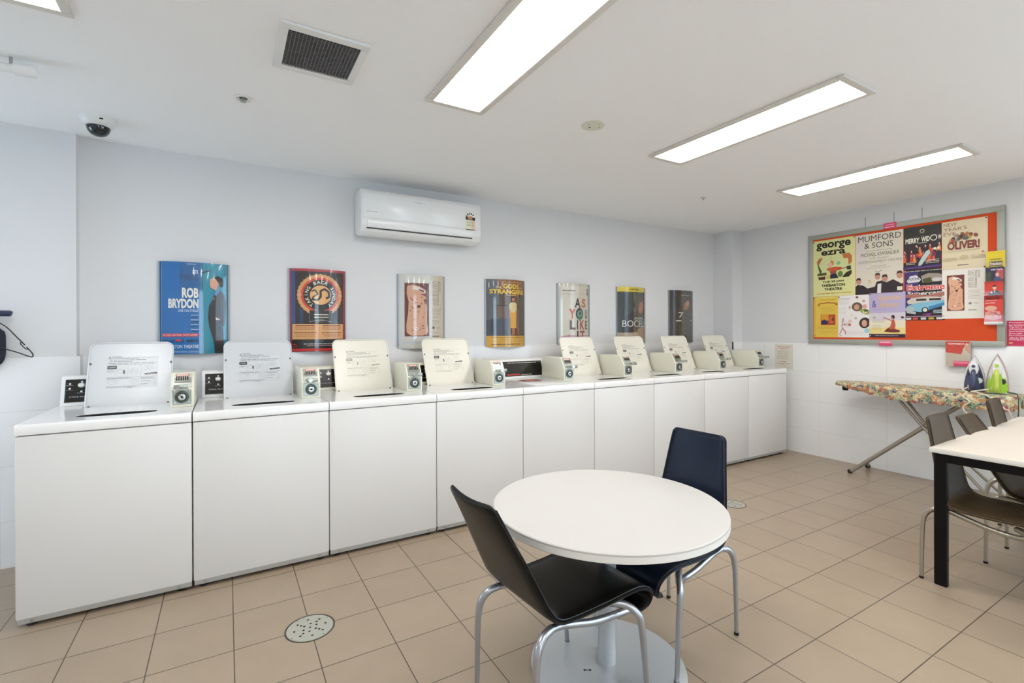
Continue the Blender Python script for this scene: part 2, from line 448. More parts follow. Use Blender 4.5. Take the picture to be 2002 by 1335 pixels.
for i, x in enumerate((-.80, .87, 2.44, 4.0)):  # unseen lamp rows added behind the camera to light the room
    for j, y in enumerate((-1.6, -4.3)):
        ceiling_light(x, x + .32, y, y + 1.2, 'added fill light panel, unseen behind the camera, %s across and %s row' % (('first', 'second', 'third', 'fourth')[i], ('nearer', 'farther')[j]))

# ------------------------------------------------------------------ ceiling fittings
t = thing('ceiling_vent', 'square white framed ceiling air vent with dark grey egg-crate grille', 'vent', (.347, 2.18, ZC))
m = MB(); A, B, a, b = .168, .180, .137, .141
m.box(-A, A, -B, -b, -.012, 0, M_PLAST, .003).box(-A, A, b, B, -.012, 0, M_PLAST, .003).box(-A, -a, -b, b, -.012, 0, M_PLAST, .003).box(a, A, -b, b, -.012, 0, M_PLAST, .003)
m.build('vent_frame', t)
MB().box(-a, a, -b, b, -.002, -.0005, M_DARK).build('vent_backing', t)
m = MB(); M_GR = mat('grille_grey', '#77777a', 0.5)
for i in range(1, 20): x = -a + 2 * a * i / 20; m.box(x - .0009, x + .0009, -b, b, -.011, -.002, M_GR)
for i in range(1, 20): y = -b + 2 * b * i / 20; m.box(-a, a, y - .0009, y + .0009, -.011, -.002, M_GR)
m.build('grille', t)

t = thing('security_camera', 'white dome security camera with smoked glass on the ceiling at left', 'camera', (-.606, 3.455, ZC))
MB().lathe([(0, 0), (.080, 0), (.080, -.012), (.074, -.030), (.060, -.044), (.052, -.046), (0, -.046)], (0, 0, 0), M_PLAST, n=40).build('camera_housing', t)
MB().lathe([(.053, -.044), (.052, -.056), (.046, -.072), (.034, -.086), (.018, -.094), (0, -.096)], (0, 0, 0), mat('smoked_dome', '#0a1a22', 0.05, coat=.5), n=32).build('smoked_dome', t)
MB().box(.018, .034, -.0815, -.078, -.024, -.018, M_DARK).build('camera_slot', t)

def sprinkler(x, y, r, label):
    t = thing('sprinkler', label, 'sprinkler', (x, y, ZC), 0, 'fire sprinklers in the ceiling')
    MB().lathe([(r * .45, -.001), (r, -.001), (r, -.005), (r * .8, -.008), (r * .55, -.004), (r * .45, -.001)], (0, 0, 0), M_PLAST, n=28).build('escutcheon', t)
    MB().lathe([(0, -.0012), (r * .62, -.0012), (r * .62, -.0006), (0, -.0006)], (0, 0, 0), mat('sprinkler_cup', '#4a4a4a', .5), n=24).build('sprinkler_cup', t)
    m = MB(); m.lathe([(0, 0), (r * .22, 0), (r * .2, -.006), (r * .1, -.010), (r * .1, -.015), (0, -.015)], (0, 0, 0), M_STEEL, n=16)
    m.tube([(-r * .2, 0, -.004), (-r * .26, 0, -.012), (0, 0, -.019)], .0018, M_STEEL, 8); m.tube([(r * .2, 0, -.004), (r * .26, 0, -.012), (0, 0, -.019)], .0018, M_STEEL, 8)
    m.lathe([(0, -.018), (r * .30, -.018), (r * .30, -.020), (0, -.020)], (0, 0, 0), M_STEEL, n=20)
    m.build('sprinkler_head', t)
sprinkler(.076, 2.78, .042, 'round ceiling sprinkler with white rim between the vent and the security camera')
sprinkler(3.642, 2.823, .028, 'small dark ceiling sprinkler near the far corner')
t = thing('ceiling_plate', 'round cream blanking plate with small holes on the ceiling', 'cover plate', (1.812, 2.145, ZC))
MB().lathe([(0, -.008), (.05, -.008), (.064, -.006), (.069, 0), (0, 0)], (0, 0, 0), mat('cream_plastic', '#dcdccb', 0.45), n=36).build('plate', t)
for x, y, r in ((-.012, .018, .006), (.032, -.012, .004), (-.04, -.01, .003), (.012, -.04, .003)): MB().lathe([(0, -.0086), (r, -.0086), (r, -.007), (0, -.007)], (x, y, 0), M_DARK, n=12).build('screw_hole', t)
t = thing('ceiling_pipe', 'white pipe with rounded end cap clipped under the ceiling at far left', 'pipe', (-.70, 2.85, 2.445))
MB().tube([(-1.88, .30, 0), (-.05, .008, 0)], .018, M_PLAST, 16, smooth=1).build('pipe', t)
MB().tube([(-.075, .012, 0), (-.03, .005, 0), (-.012, .002, 0), (-.002, 0, 0)], lambda q: .027 * math.sqrt(max(.02, 1 - max(0, (q - .45) / .55) ** 2)), M_PLAST, 20, smooth=6).build('end_cap', t)
for px, py in ((-.09, .014), (-1.2, .19)): MB().tube([(px, py, .0), (px, py, .046)], .006, M_STEEL, 8, smooth=1).build('pipe_clip', t)

# ------------------------------------------------------------------ air conditioner
t = thing('air_conditioner', 'white wall-mounted split air conditioner under the ceiling with an energy rating sticker', 'air conditioner', (.857, YB, 2.035))
prof = [(0, .348), (-.165, .348), (-.186, .342), (-.197, .325), (-.203, .27), (-.203, .125), (-.198, .075), (-.180, .030), (-.150, .006), (-.11, 0), (0, .028)]
m = MB(); m.prism(prof, 'x', 0, .99, M_PLAST, .008, 3); m.build('housing', t, 50)
m = MB(); M_AC2 = mat('ac_front_plastic', '#eff0f0', 0.2)
m.prism([(-.2035, .315), (-.207, .312), (-.208, .128), (-.2035, .126)], 'x', .012, .978, M_AC2, .0012, 1); m.build('front_panel', t)
m = MB(); m.prism([(-.2038, .121), (-.207, .118), (-.205, .088), (-.199, .058), (-.194, .056), (-.195, .09)], 'x', .045, .905, M_AC2, .0008, 1); m.build('louvre_flap', t)
m = MB(); m.prism([(-.199, .054), (-.201, .056), (-.198, .049), (-.195, .048)], 'x', .040, .91, mat('ac_gap', '#3c3d3e', .6)); m.build('outlet_gap', t)
art = Art(.085, .155, '#e9e6c8')
art.rect(.0, .0, 1, .36, '#eeeeea').rect(.0, .42, .45, 1, '#eceac6').rect(.62, .42, 1, 1, '#f0cdb0').rect(.45, .42, .62, 1, '#dfe6da')
for k, a in enumerate((-75, -45, -15, 15, 45)):
    aa = math.radians(a); art.line([(.5 + .36 * math.sin(aa), .34 - .19 * math.cos(aa)), (.5 + .46 * math.sin(aa), .34 - .245 * math.cos(aa))], .011, '#33504e')
art.ell(.5, .33, .22, .1, '#e8a36c').rect(0, .32, 1, .47, '#121212').ell(.45, .37, .26, .05, '#c98a7c').dashes(.2, .42, .8, .46, 1, '#d8d0c8')
art.text('2.10', .12, .55, .52, .63, '#50605c').text('2.60', .12, .70, .52, .78, '#50605c').text('kW', .66, .56, .9, .62, '#c08a70').text('kW', .66, .71, .9, .77, '#c08a70').rect(0, .965, 1, 1, '#4a4a38')
art.build('rating_sticker', t, lambda x, y, d: Vector((.846 + x, -.2085 - d, .118 + y)))
art = Art(.11, .02, '#eff0f0'); art.dashes(.05, .3, .95, .7, 1, '#b4b6b6', .8, .1, 3)
art.build('maker_mark', t, lambda x, y, d: Vector((.40 + x, -.2084 - d, .272 + y)), .0003)
art = Art(.10, .02, '#eff0f0'); art.dashes(.05, .3, .95, .7, 1, '#a8aaaa', .8, .1, 5)
art.build('model_mark', t, lambda x, y, d: Vector((.035 + x, -.2084 - d, .165 + y)), .0003)

# ================================================================== washing machines
def rrect(w, h, r, n=6, r2=None):
    """rounded rectangle outline from 0,0; r top corners, r2 bottom corners"""
    r2 = r if r2 is None else r2; P = []
    for cx, cy, a0, q in ((w - r, h - r, 0, r), (r, h - r, 90, r), (r2, r2, 180, r2), (w - r2, r2, 270, r2)):
        for k in range(n + 1):
            a = math.radians(a0 + 90 * k / n); P.append((cx + q * math.cos(a), cy + q * math.sin(a)))
    return P
def lid_print(aged):
    k = '#74767d' if not aged else '#8a8577'; k2 = '#8d9199' if not aged else '#a8a394'; blk = '#17181b' if aged != 2 else '#a39c84'
    a = Art(.235, .195, '#d2d4d7' if not aged else '#e4e0d2', .3)
    a.poly([(.01, .045), (.035, .0), (.06, .045)], k).text('WARNING', .075, .0, .27, .045, k, .02)
    a.dashes(.0, .055, .62, .10, 1, k, .45, .05, 2).dashes(.03, .10, .75, .145, 1, k, .45, .05, 4).dashes(.03, .145, .5, .19, 1, k, .45, .05, 5)
    a.rect(.25, .05, 1, .054, k2).dashes(0, .20, 1, .245, 1, k, .4, .02, 6).dashes(.03, .245, .9, .285, 1, k, .4, .02, 8)
    a.rect(0, .30, .18, .40, blk).dashes(.02, .32, .16, .38, 2, '#d5d6d8', .5, .1, 9)
    a.dashes(0, .43, .15, .50, 3, k2, .4, .3, 10)
    a.line([(.40, .30), (.40, .66)], .0008, k2).line([(.66, .30), (.66, .66)], .0008, k2).line([(0, .66), (.98, .66)], .0008, k2).line([(.62, .66), (.62, .96)], .0008, k2)
    def ring(cx, cy, rx, ry, c=k2, w=.0007, n=22):
        a.line([(cx + rx * math.cos(2 * PI * i / n), cy + ry * math.sin(2 * PI * i / n)) for i in range(n + 1)], w, c)
    ring(.26, .53, .10, .12); ring(.25, .48, .06, .06); a.ell(.325, .50, .014, .07, blk)
    ring(.52, .50, .08, .11); ring(.52, .50, .05, .05); ring(.49, .45, .03, .05); ring(.80, .40, .09, .07); a.line([(.76, .34), (.84, .46)], .0012, k).line([(.72, .46), (.88, .36)], .0008, k2)
    a.poly([(.72, .575), (.76, .56), (.98, .535), (.99, .58), (.74, .60)], blk).dashes(.78, .56, .95, .58, 1, '#b9bcc2', .6, .1, 3)
    a.dashes(.0, .675, .5, .70, 1, k2, .6, .1, 12); ring(.13, .80, .11, .07); ring(.16, .78, .03, .03); ring(.52, .79, .07, .08); ring(.52, .79, .03, .04)
    a.dashes(.66, .68, .92, .74, 2, k2, .45, .3, 13).dashes(.66, .78, .86, .82, 1, k2, .5, .2, 14).dashes(.66, .87, .84, .91, 1, k2, .5, .2, 15)
    ring(.94, .72, .02, .03); ring(.94, .82, .025, .035); ring(.94, .90, .03, .03)
    a.dashes(.0, .925, .6, .975, 2, k, .35, .05, 16).dashes(.4, .98, .5, 1, 1, k, .6, .05, 17)
    return a
def coin_box(parent):
    """box standing on the deck at the right rear, slanted upper front, coin slide and round lock"""
    x0, x1 = .543, .651; z0 = .907
    out = [(3.505, z0), (3.182, z0), (3.182, 1.007), (3.232, 1.091), (3.505, 1.091)]
    b = MB().prism(out, 'x', x0, x1, M_CREAM, .004, 2).build('coin_box', parent)
    MB().box(x0 + .010, x1 - .012, 3.1785, 3.183, z0 + .014, 1.000, M_STEEL, .001, 1).build('lock_plate', b)
    cx, cz = (x0 + x1) / 2 - .001, z0 + .055
    m = MB(); m.lathe([(.033, 0), (.033, -.004), (.024, -.006), (.022, -.001), (0, -.001)], (cx, 3.1785, cz), mat('lock_ring_dark', '#565f58', .35, metal=.5), 'y', 32)
    m.lathe([(.017, 0), (.017, -.008), (.012, -.010), (.006, -.009), (.005, -.004), (0, -.004)], (cx, 3.1785, cz), M_CHROME, 'y', 24)
    m.lathe([(0, -.0045), (.005, -.0045)], (cx, 3.1785, cz), M_DARK, 'y', 10)
    m.build('coin_lock', b)
    for sx, sz in ((x0 + .020, z0 + .026), (x1 - .022, z0 + .026), (x0 + .020, z0 + .088), (x1 - .022, z0 + .088)):
        MB().lathe([(.0042, 0), (.0042, -.002), (0, -.003)], (sx, 3.1785, sz), M_CHROME, 'y', 10).build('screw', b)
    # coin slide on the slanted face
    n = Vector((0, -.0977 / 1, .05)).normalized(); up = Vector((0, .050, .084)).normalized(); n = Vector((0, -up.z, up.y))
    O = Vector((x0, 3.182, 1.007))
    def P(x, v, d): return O + Vector((x, 0, 0)) + up * v + n * d
    def slab(mb, xa, xb, va, vb, da, db, mt):
        vs = [P(x, v, d) for x in (xa, xb) for v in (va, vb) for d in (da, db)]
        bv, bf = mb._faces(vs, [(0, 1, 3, 2), (4, 6, 7, 5), (0, 4, 5, 1), (2, 3, 7, 6), (0, 2, 6, 4), (1, 5, 7, 3)], mt); bmesh.ops.recalc_face_normals(mb.bm, faces=bf)
    sl = MB(); slab(sl, .010, .098, .006, .092, .0, .003, M_STEEL); slab(sl, .018, .092, .036, .062, .003, .009, M_CHROME)
    for k in range(6): slab(sl, .026 + k * .010, .031 + k * .010, .046, .070, .0091, .0105, M_DARK)
    s_ = sl.build('coin_slide', b)
    r = MB(); slab(r, .022, .086, .073, .086, .003, .0045, ink('#c4746a')); slab(r, .028, .080, .076, .083, .0045, .0052, ink('#e8d6cc')); r.build('price_strip', s_)
    h = MB(); h.box(x0 + .026, x0 + .078, 3.118, 3.185, 1.016, 1.026, M_CHROME, .003); h.box(x0 + .020, x0 + .084, 3.108, 3.122, 1.011, 1.034, M_STEEL, .004); h.lathe([(0, -.004), (.011, -.004), (.011, 0), (0, 0)], (x0 + .040, 3.108, 1.0225), M_CHROME, 'y', 16)
    h.build('slide_handle', s_)
    return b
def washing_machine(x0, label, lid_open=True, aged=0, right=.6575, kind='a'):
    t = thing('washing_machine', label, 'washing machine', (x0, 0, 0), 0, 'coin-operated washing machines in a row')
    YFm, YBm = 2.939, 3.64
    m = MB(); m.box(.0015, right, YFm, YBm, .045, .856, M_ENAMELF, .006, 2); m.build('cabinet', t)
    m = MB(); m.prism([(YFm + .001, .047), (YFm + .011, .020), (YFm + .03, .020), (YFm + .03, .047)], 'x', .006, right - .002, mat('plinth_strip', '#b9b9b5', .45))
    for sx in (.055, right - .055): m.lathe([(.006, 0), (.006, -.004), (0, -.005)], (sx, YFm + .006, .034), M_STEEL, 'y', 10)
    m.build('plinth_strip', t)
    MB().box(.02, right - .02, YFm + .06, YBm - .02, .006, .046, M_DARK).build('under_shade', t)  # black block standing in for the shadow under the cabinet
    for sx in (.045, right - .045):
        for sy in (YFm + .05, YBm - .06):
            MB().lathe([(0, 0), (.020, 0), (.021, .004), (.017, .010), (.007, .011), (.007, .03), (0, .03)], (sx, sy, 0), M_RUBBER, n=18).build('levelling_foot', t)
    # top: rounded front edge, deck with the loading opening
    ztop = .907; m = MB(); i = m.mi(M_ENAMEL)
    hx, hy, ra, rb = .335, 3.105, .165, .050
    if lid_open:
        cs = [math.atan2(cy_ - hy, cx_ - hx) % (2 * PI) for cx_ in (.014, right - .010) for cy_ in (2.952, 3.42)]
        ang = sorted([2 * PI * k / 32 for k in range(32)] + cs); n = len(ang); e = []
        for a in ang:
            c, s_ = math.cos(a), math.sin(a)
            q = (abs(c / ra) ** 3 + abs(s_ / rb) ** 3) ** (-1 / 3)      # same direction, rounded oblong
            e.append((hx + q * c, hy + q * s_))
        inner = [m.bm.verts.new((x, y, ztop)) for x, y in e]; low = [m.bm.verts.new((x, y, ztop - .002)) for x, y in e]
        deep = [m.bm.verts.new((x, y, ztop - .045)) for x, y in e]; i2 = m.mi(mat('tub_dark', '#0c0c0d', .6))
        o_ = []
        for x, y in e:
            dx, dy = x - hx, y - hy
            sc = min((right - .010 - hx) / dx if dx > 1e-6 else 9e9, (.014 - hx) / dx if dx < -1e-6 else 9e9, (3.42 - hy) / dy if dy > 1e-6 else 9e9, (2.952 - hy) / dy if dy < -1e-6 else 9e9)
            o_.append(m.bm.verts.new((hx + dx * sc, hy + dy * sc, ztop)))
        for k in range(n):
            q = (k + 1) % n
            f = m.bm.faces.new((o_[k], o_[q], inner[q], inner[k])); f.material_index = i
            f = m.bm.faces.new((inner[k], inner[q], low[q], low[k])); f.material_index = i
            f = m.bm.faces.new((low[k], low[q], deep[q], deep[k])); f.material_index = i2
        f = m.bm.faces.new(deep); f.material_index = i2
        # well behind the opening in which the lid stands
        m.box(.006, right - .002, 3.42, 3.64, .858, .8855, M_ENAMEL)
        m.box(.006, .130, 3.42, 3.64, .8855, ztop, M_ENAMEL); m.box(.530, right - .002, 3.42, 3.64, .8855, ztop, M_ENAMEL)
        m.box(.130, .530, 3.52, 3.64, .8855, ztop, M_ENAMEL)
    else:
        m.box(.006, right - .002, 2.951, 3.64, ztop - .003, ztop, M_ENAMEL)
    # rim: rounded nose all round the front and sides
    m.prism([(2.962, .8605), (2.936, .8605), (2.935, .866), (2.936, .895), (2.940, .903), (2.948, .9068), (2.962, .907)], 'x', .0015, right, M_ENAMEL)
    m.box(.0015, .016, 2.962, 3.64, .8605, ztop - .0004, M_ENAMEL); m.box(right - .012, right, 2.962, 3.64, .8605, ztop - .0004, M_ENAMEL)
    if lid_open: m.box(.016, right - .012, 2.951, 3.42, .8604, .8612, M_ENAMEL)
    top = m.build('top_panel', t, 40)
    # lid
    if lid_open:
        lm = (M_LID, M_LIDOLD)[1 if aged else 0]
        L = MB(); w, h = .388, .395; out = rrect(w, h, .038, 8, .014)
        L.prism([(x, z) for x, z in out], 'y', .004, .018, lm)
        L.tube([(x, .003, z) for x, z in out], .0048, lm, 8, smooth=1, closed=True)
        lo = L.build('lid', t, 50); lo.location = (.1375, 3.452, .887); lo.rotation_euler = (math.radians(-22), 0, 0)
        for sx, sz in ((.016, .020), (w - .016, .020), (.008, h * .68), (w - .008, h * .68)):
            MB().lathe([(.0062, 0), (.0062, -.005), (.003, -.007), (0, -.007)], (sx, .004, sz), mat('lid_bumper', '#77777a', .5), 'y', 12).build('lid_bumper', lo)
        a = lid_print(aged); a.build('instruction_print', lo, lambda x, y, d: Vector((.083 + x, .0035 - d, .118 + y)), .0004)
    else:
        L = MB(); L.box(.135, .525, 2.985, 3.42, ztop + .0005, ztop + .006, M_ENAMEL, .0025, 2); L.build('lid', t)
    # control console behind
    zb, yb, zt, yt = .907, 3.540, 1.066, 3.588
    mc = M_PLAST if not aged else M_CREAM
    c = MB(); c.prism([(yb, zb), (yt, zt), (yt + .012, zt + .006), (3.635, zt + .006), (3.635, zb)], 'x', .016, .545 if kind == 'a' else .60, mc, .004, 2)
    con = c.build('control_console', t)
    up = Vector((0, yt - yb, zt - zb)); H = up.length; up.normalize(); nn = Vector((0, -up.z, up.y))
    wv = .50 if kind == 'a' else .545
    a = Art(wv, H - .036, '#15140f', .22)
    if kind == 'a':
        a.rect(0, 0, .012, 1, '#2f3a40').rect(.0, .985, 1, 1, '#5b6470')
        cx, cy = .14, .30
        for ax, ay in ((0, -.18), (.10, -.1), (.10, .10), (0, .24), (-.10, .10), (-.10, -.1)):
            a.rect(cx + ax - .009, cy + ay - .04, cx + ax + .009, cy + ay + .03, '#d8dadd').dashes(cx + ax - .035, cy + ay + .045, cx + ax + .035, cy + ay + .075, 1, '#9aa0a6', .7, .1, 2)
        a.text('CYCLE SELECTOR', .04, .74, .255, .79, '#c9ccd0')
        a.rect(.29, .02, .295, .98, '#9a9da0').rect(.32, .04, .324, .96, '#8d9094').rect(.60, .04, .604, .96, '#8d9094')
        for k in range(5): a.line([(.35, .12 + .17 * k), (.38, .08 + .17 * k), (.41, .12 + .17 * k), (.38, .16 + .17 * k), (.35, .12 + .17 * k)], .0012, '#8f9498').dashes(.43, .09 + .17 * k, .58, .15 + .17 * k, 2, '#8f9498', .4, .3, k)
        a.dashes(.65, .15, .95, .8, 7, '#7c8084', .35, .3, 31)
    else:
        a.dashes(.36, .07, .90, .14, 1, '#d8d3c8', .5, .02, 21)
        a.text('Speed Queen', .33, .82, .56, .96, '#e23a26', .03).text('commercial', .58, .87, .78, .94, '#d8d5cc')
    a.build('control_panel', con, lambda x, y, d: Vector((.034 if kind == 'a' else .040, yb, zb)) + Vector((x, 0, 0)) + up * (.020 + y) + nn * (.0012 + d), .0012)
    if kind == 'a':
        k_ = MB(); ctr = Vector((.034 + .14 * wv, yb, zb)) + up * (.020 + (1 - .28) * (H - .036)) + nn * .002
        rings = []
        for rr, dd in ((.017, 0), (.016, .010), (.013, .016), (.0005, .017)):
            rings.append([ctr + Vector((math.cos(q * PI / 10), 0, 0)) * rr + up * (math.sin(q * PI / 10) * rr * .75) + nn * dd for q in range(20)])
        k_.loft(rings, M_PLAST); k_.build('selector_knob', con)
    coin_box(t)
    return t
X0M = -.8117
mach = [
 (0, 'white washing machine at the left end of the row, lid open, below the blue poster', 'a', 0, .652),
 (1, 'white washing machine second from the left, lid open between the blue and red posters', 'a', 0, .6575),
 (2, 'white washing machine, open lid between the red poster and the bark painting poster', 'a', 2, .6575),
 (3, 'coin-operated white washing machine, lid open in front of the bark painting poster', 'a', 1, .6575),
 (4, 'coin-operated white washing machine with its lid closed and a flyer on it', 'b', 0, .6575),
 (5, 'white washing machine, open cream lid before the foot of the AS YOU LIKE IT poster', 'a', 1, .6575),
 (6, 'white washing machine, open cream lid below the poster with the yellow top band', 'a', 1, .6575),
 (7, 'coin-operated white washing machine, open cream lid below the dark brown poster', 'a', 1, .6575),
 (8, 'coin-operated white washing machine at the right end of the row, against the tiled wall', 'a', 1, .6575)]
protos = {}
for k, lab, kind, aged, rt in mach:
    x = X0M + .66 * k + (.004 if k == 0 else 0)
    key = (kind, aged, rt)
    if key in protos:
        c = copy_tree(protos[key]); c.location.x = x; c['label'] = lab
    else:
        protos[key] = washing_machine(x, lab, kind == 'a', aged, rt, kind)
a = Art(.17, .12, '#8e2a20'); a.poly([(0, .2), (.5, .0), (1, .1), (1, .5), (.4, .7)], '#1c1614').ell(.5, .5, .3, .25, '#d8743e').dashes(.1, .8, .9, .95, 2, '#e8d8c8')
tag(a.build('flyer', None, lambda x, y, d: Vector((2.02 + x * .95 + y * .2, 3.24 + y * .95 - x * .1, .9145 + d)), .0006), 'red and black flyer lying on the closed washing machine lid', 'flyer')

# ================================================================== posters in curved clear holders on the back wall
SAG = .050
def wall_poster(x0, label, art, x1=None, z0=1.172, z1=1.775):
    """curved holder: sheet bowed out of the wall between its two long edges"""
    w = (x1 or x0 + .395) - x0; h = z1 - z0
    t = thing('poster', label, 'poster', (x0, YB - .004, z0), 0, 'event posters in curved holders on the back wall')
    Rr = ((w / 2) ** 2 + SAG ** 2) / (2 * SAG); yc = Rr - SAG
    def fn(off):
        def f(x, y, d):
            th = (x / w - .5) * 2 * math.asin(w / 2 / Rr); rr = Rr + off + d
            return Vector((w / 2 + rr * math.sin(th), -(rr * math.cos(th) - yc), y))
        return f
    art.w, art.h = w, h
    art.build('print', t, fn(0), .0008, 28)
    # clear cover
    m = MB(); n = 28; i = m.mi(M_CLEAR); f_ = fn(.004); g_ = fn(.0055)
    R1 = [[m.bm.verts.new(f(w * k / n, y, 0)) for k in range(n + 1)] for f in (f_, g_) for y in (0, h)]
    for k in range(n):
        for q in ((R1[2][k], R1[2][k + 1], R1[3][k + 1], R1[3][k]), (R1[0][k + 1], R1[0][k], R1[1][k], R1[1][k + 1]), (R1[1][k], R1[3][k], R1[3][k + 1], R1[1][k + 1]), (R1[0][k + 1], R1[2][k + 1], R1[2][k], R1[0][k])):
            fc = m.bm.faces.new(q); fc.material_index = i
    for k, fl in ((0, 0), (n, 1)):
        q = (R1[0][k], R1[2][k], R1[3][k], R1[1][k]); fc = m.bm.faces.new(q if fl else q[::-1]); fc.material_index = i
    m.build('clear_cover', t)
    # side channels that grip the sheet
    MB().box(-.006, .004, -.008, .004, 0, h, M_RAIL).build('side_channel', t); MB().box(w - .004, w + .006, -.008, .004, 0, h, M_RAIL).build('side_channel', t)
    return t
M_RAIL = mat('holder_rail', '#9aa1a8', 0.3)
def figure(a, cx, top, ht, skin, hair, shirt, dress, asp):
    """small generic standing figure printed on a poster"""
    a.rect(cx - .030, top + ht * .78, cx - .006, top + ht, skin).rect(cx + .010, top + ht * .78, cx + .034, top + ht * .985, skin, True)
    a.poly([(cx - .075, top + ht * .20), (cx + .075, top + ht * .20), (cx + .085, top + ht * .82), (cx - .075, top + ht * .82)], dress)
    a.poly([(cx - .10, top + ht * .20), (cx - .05, top + ht * .16), (cx + .05, top + ht * .16), (cx + .10, top + ht * .20), (cx + .10, top + ht * .36), (cx + .07, top + ht * .36), (cx + .06, top + ht * .42), (cx - .065, top + ht * .42), (cx - .075, top + ht * .34), (cx - .10, top + ht * .34)], shirt)
    a.rect(cx - .098, top + ht * .34, cx - .074, top + ht * .55, skin).rect(cx + .074, top + ht * .36, cx + .098, top + ht * .57, skin, True)
    a.ell(cx, top + ht * .065, .058, ht * .068, hair).ell(cx, top + ht * .075, .040, ht * .055, skin).poly([(cx - .045, top + ht * .055), (cx, top), (cx + .045, top + ht * .055), (cx, top + ht * .035)], hair)

# 1 blue
a = Art(.39, .6, '#0d6db0', .45)
a.rect(.045, 0, 1, 1, '#0a70b8')
for k in range(11):
    r = .05 + .045 * k; a.line([(.05 + r * math.cos(q * PI / 16), -.02 + r * .62 * math.sin(q * PI / 16)) for q in range(0, 9)], .0012, '#075a9b', k > 0)
for k in range(14): a.rect(.05, .40 + .022 * k, .60, .403 + .022 * k, '#0c66a9', k > 0)
a.rect(.30, 0, .585, .42, '#1b66a2').rect(.59, 0, 1, 1, '#1590a9').rect(.60, 0, .613, 1, '#1d3f66').rect(.93, 0, .99, 1, '#15819b')
a.rect(.038, 0, .044, 1, '#7fb4da').rect(.955, 0, .961, 1, '#8fb6c4')
a.text('STANDING', .30, .135, .555, .20, '#2c4468').text('GTR', .475, .085, .555, .13, '#cfe0ea', .02)
a.dashes(.40, .015, .54, .03, 1, '#9cc4de', .7, .1, 2)
a.text('ROB', .33, .28, .555, .39, '#f0efe6', .045).text('BRYDON', .14, .40, .555, .505, '#f0efe6', .045).text('LIVE ON STAGE', .28, .515, .555, .545, '#d9e9ef', .01)
for k in range(4):
    y = .57 + .052 * k; a.dashes(.45, y, .555, y + .014, 1, '#c7d9e4', .7, .0, k, 'r').dashes(.45, y + .018, .555, y + .036, 1, '#12324f', .6, .1, k + 9, 'r')
a.rect(.05, .777, .555, .812, '#d5343a').text('SECOND AND FINAL SHOW ADDED', .06, .784, .54, .805, '#f2dcdc')
a.text('MARCH', .39, .842, .555, .873, '#14304c', .03).text('WED 16 & THU 17', .05, .842, .36, .873, '#14304c', .02).ell(.28, .852, .04, .014, '#d5343a')
a.text('THEBARTON THEATRE', .05, .90, .555, .938, '#d9eaf2', .02).text('livenation.com.au', .22, .957, .55, .985, '#bcd9ea')
a.line([(.60, .11), (.66, .095), (.71, .088)], .009, '#1b2c44').line([(.605, .11), (.605, .98)], .0025, '#20405c')
a.poly([(.725, .44), (.80, .315), (.86, .29), (.93, .35), (.95, .42), (.94, .58), (.925, .69), (.90, .70), (.91, .85), (.93, 1), (.78, 1), (.77, .88), (.70, .70), (.685, .60), (.70, .47)], '#241f26')
a.poly([(.79, .30), (.84, .27), (.855, .31), (.80, .36), (.775, .345)], '#5e8fc4').poly([(.72, .175), (.755, .165), (.80, .17), (.83, .20), (.82, .26), (.80, .30), (.765, .285), (.715, .265), (.72, .24), (.71, .225)], '#dba58c')
a.poly([(.775, .155), (.82, .135), (.89, .155), (.915, .20), (.905, .25), (.87, .265), (.835, .225), (.82, .20), (.79, .165)], '#1d1413').ell(.825, .225, .015, .02, '#dba58c')
a.poly([(.79, .60), (.83, .61), (.86, .625), (.80, .63)], '#d8c9c2').poly([(.70, .47), (.72, .46), (.76, .60), (.72, .64)], '#2d2831').rect(.78, .855, .91, .862, '#8a4a3a').poly([(.75, .40), (.78, .37), (.77, .42)], '#a4563e')
wall_poster(-.375, 'blue comedy poster with a man in a dark suit, left end of the row', a, .012, 1.172, 1.772)
# 2 red-bordered
a = Art(.39, .6, '#b53843', .45)
a.rect(.045, .03, .955, .975, '#2a1a18').rect(.045, .03, .11, .66, '#2a4c82').rect(.18, .48, .24, .66, '#243a66').rect(.03, 0, .04, 1, '#8a4a78')
a.rect(.045, .86, .955, .96, '#151517')
ax, ay = .53, .315
a.circ(ax, ay, .152, '#e0a566', n=96, bumpy=.022, k=32).circ(ax, ay, .128, '#d8452f', n=48).circ(ax, ay, .112, '#14140f', n=48)
a.circ(ax - .345, ay, .012, '#e6a787', n=16).circ(ax + .345, ay, .012, '#e6a787', n=16)
a.poly([(.34, .505), (.73, .505), (.73, .645), (.535, .615), (.34, .645)], '#8f8f88').poly([(.346, .50), (.724, .50), (.724, .637), (.535, .607), (.346, .637)], '#17170f')
a.arctext('TAKING BACK SUNDAY', ax, ay, .093, .024, -148, 148, '#e4dcc8', .03)
a.circ(ax, ay, .070, '#ecb777', n=40)
a.line([(ax - .13, ay + .055), (ax - .05, ay + .06), (ax + .0, ay + .02), (ax + .0, ay - .05), (ax + .07, ay - .075), (ax + .14, ay - .04), (ax + .15, ay + .02), (ax + .10, ay + .035)], .015, '#24241d')
a.line([(ax - .15, ay - .045), (ax - .09, ay - .06), (ax - .05, ay - .01), (ax - .12, ay + .02), (ax - .15, ay + .06)], .010, '#3a382c')
a.dashes(.41, .535, .67, .60, 2, '#d7cdb8', .55, .1, 5, 'c').text('2016', .49, .618, .575, .635, '#d7cdb8')
a.rect(.06, .665, .94, .85, '#dfa76c').poly([(.06, .665), (.06, .675), (.068, .665)], '#2a1a18')
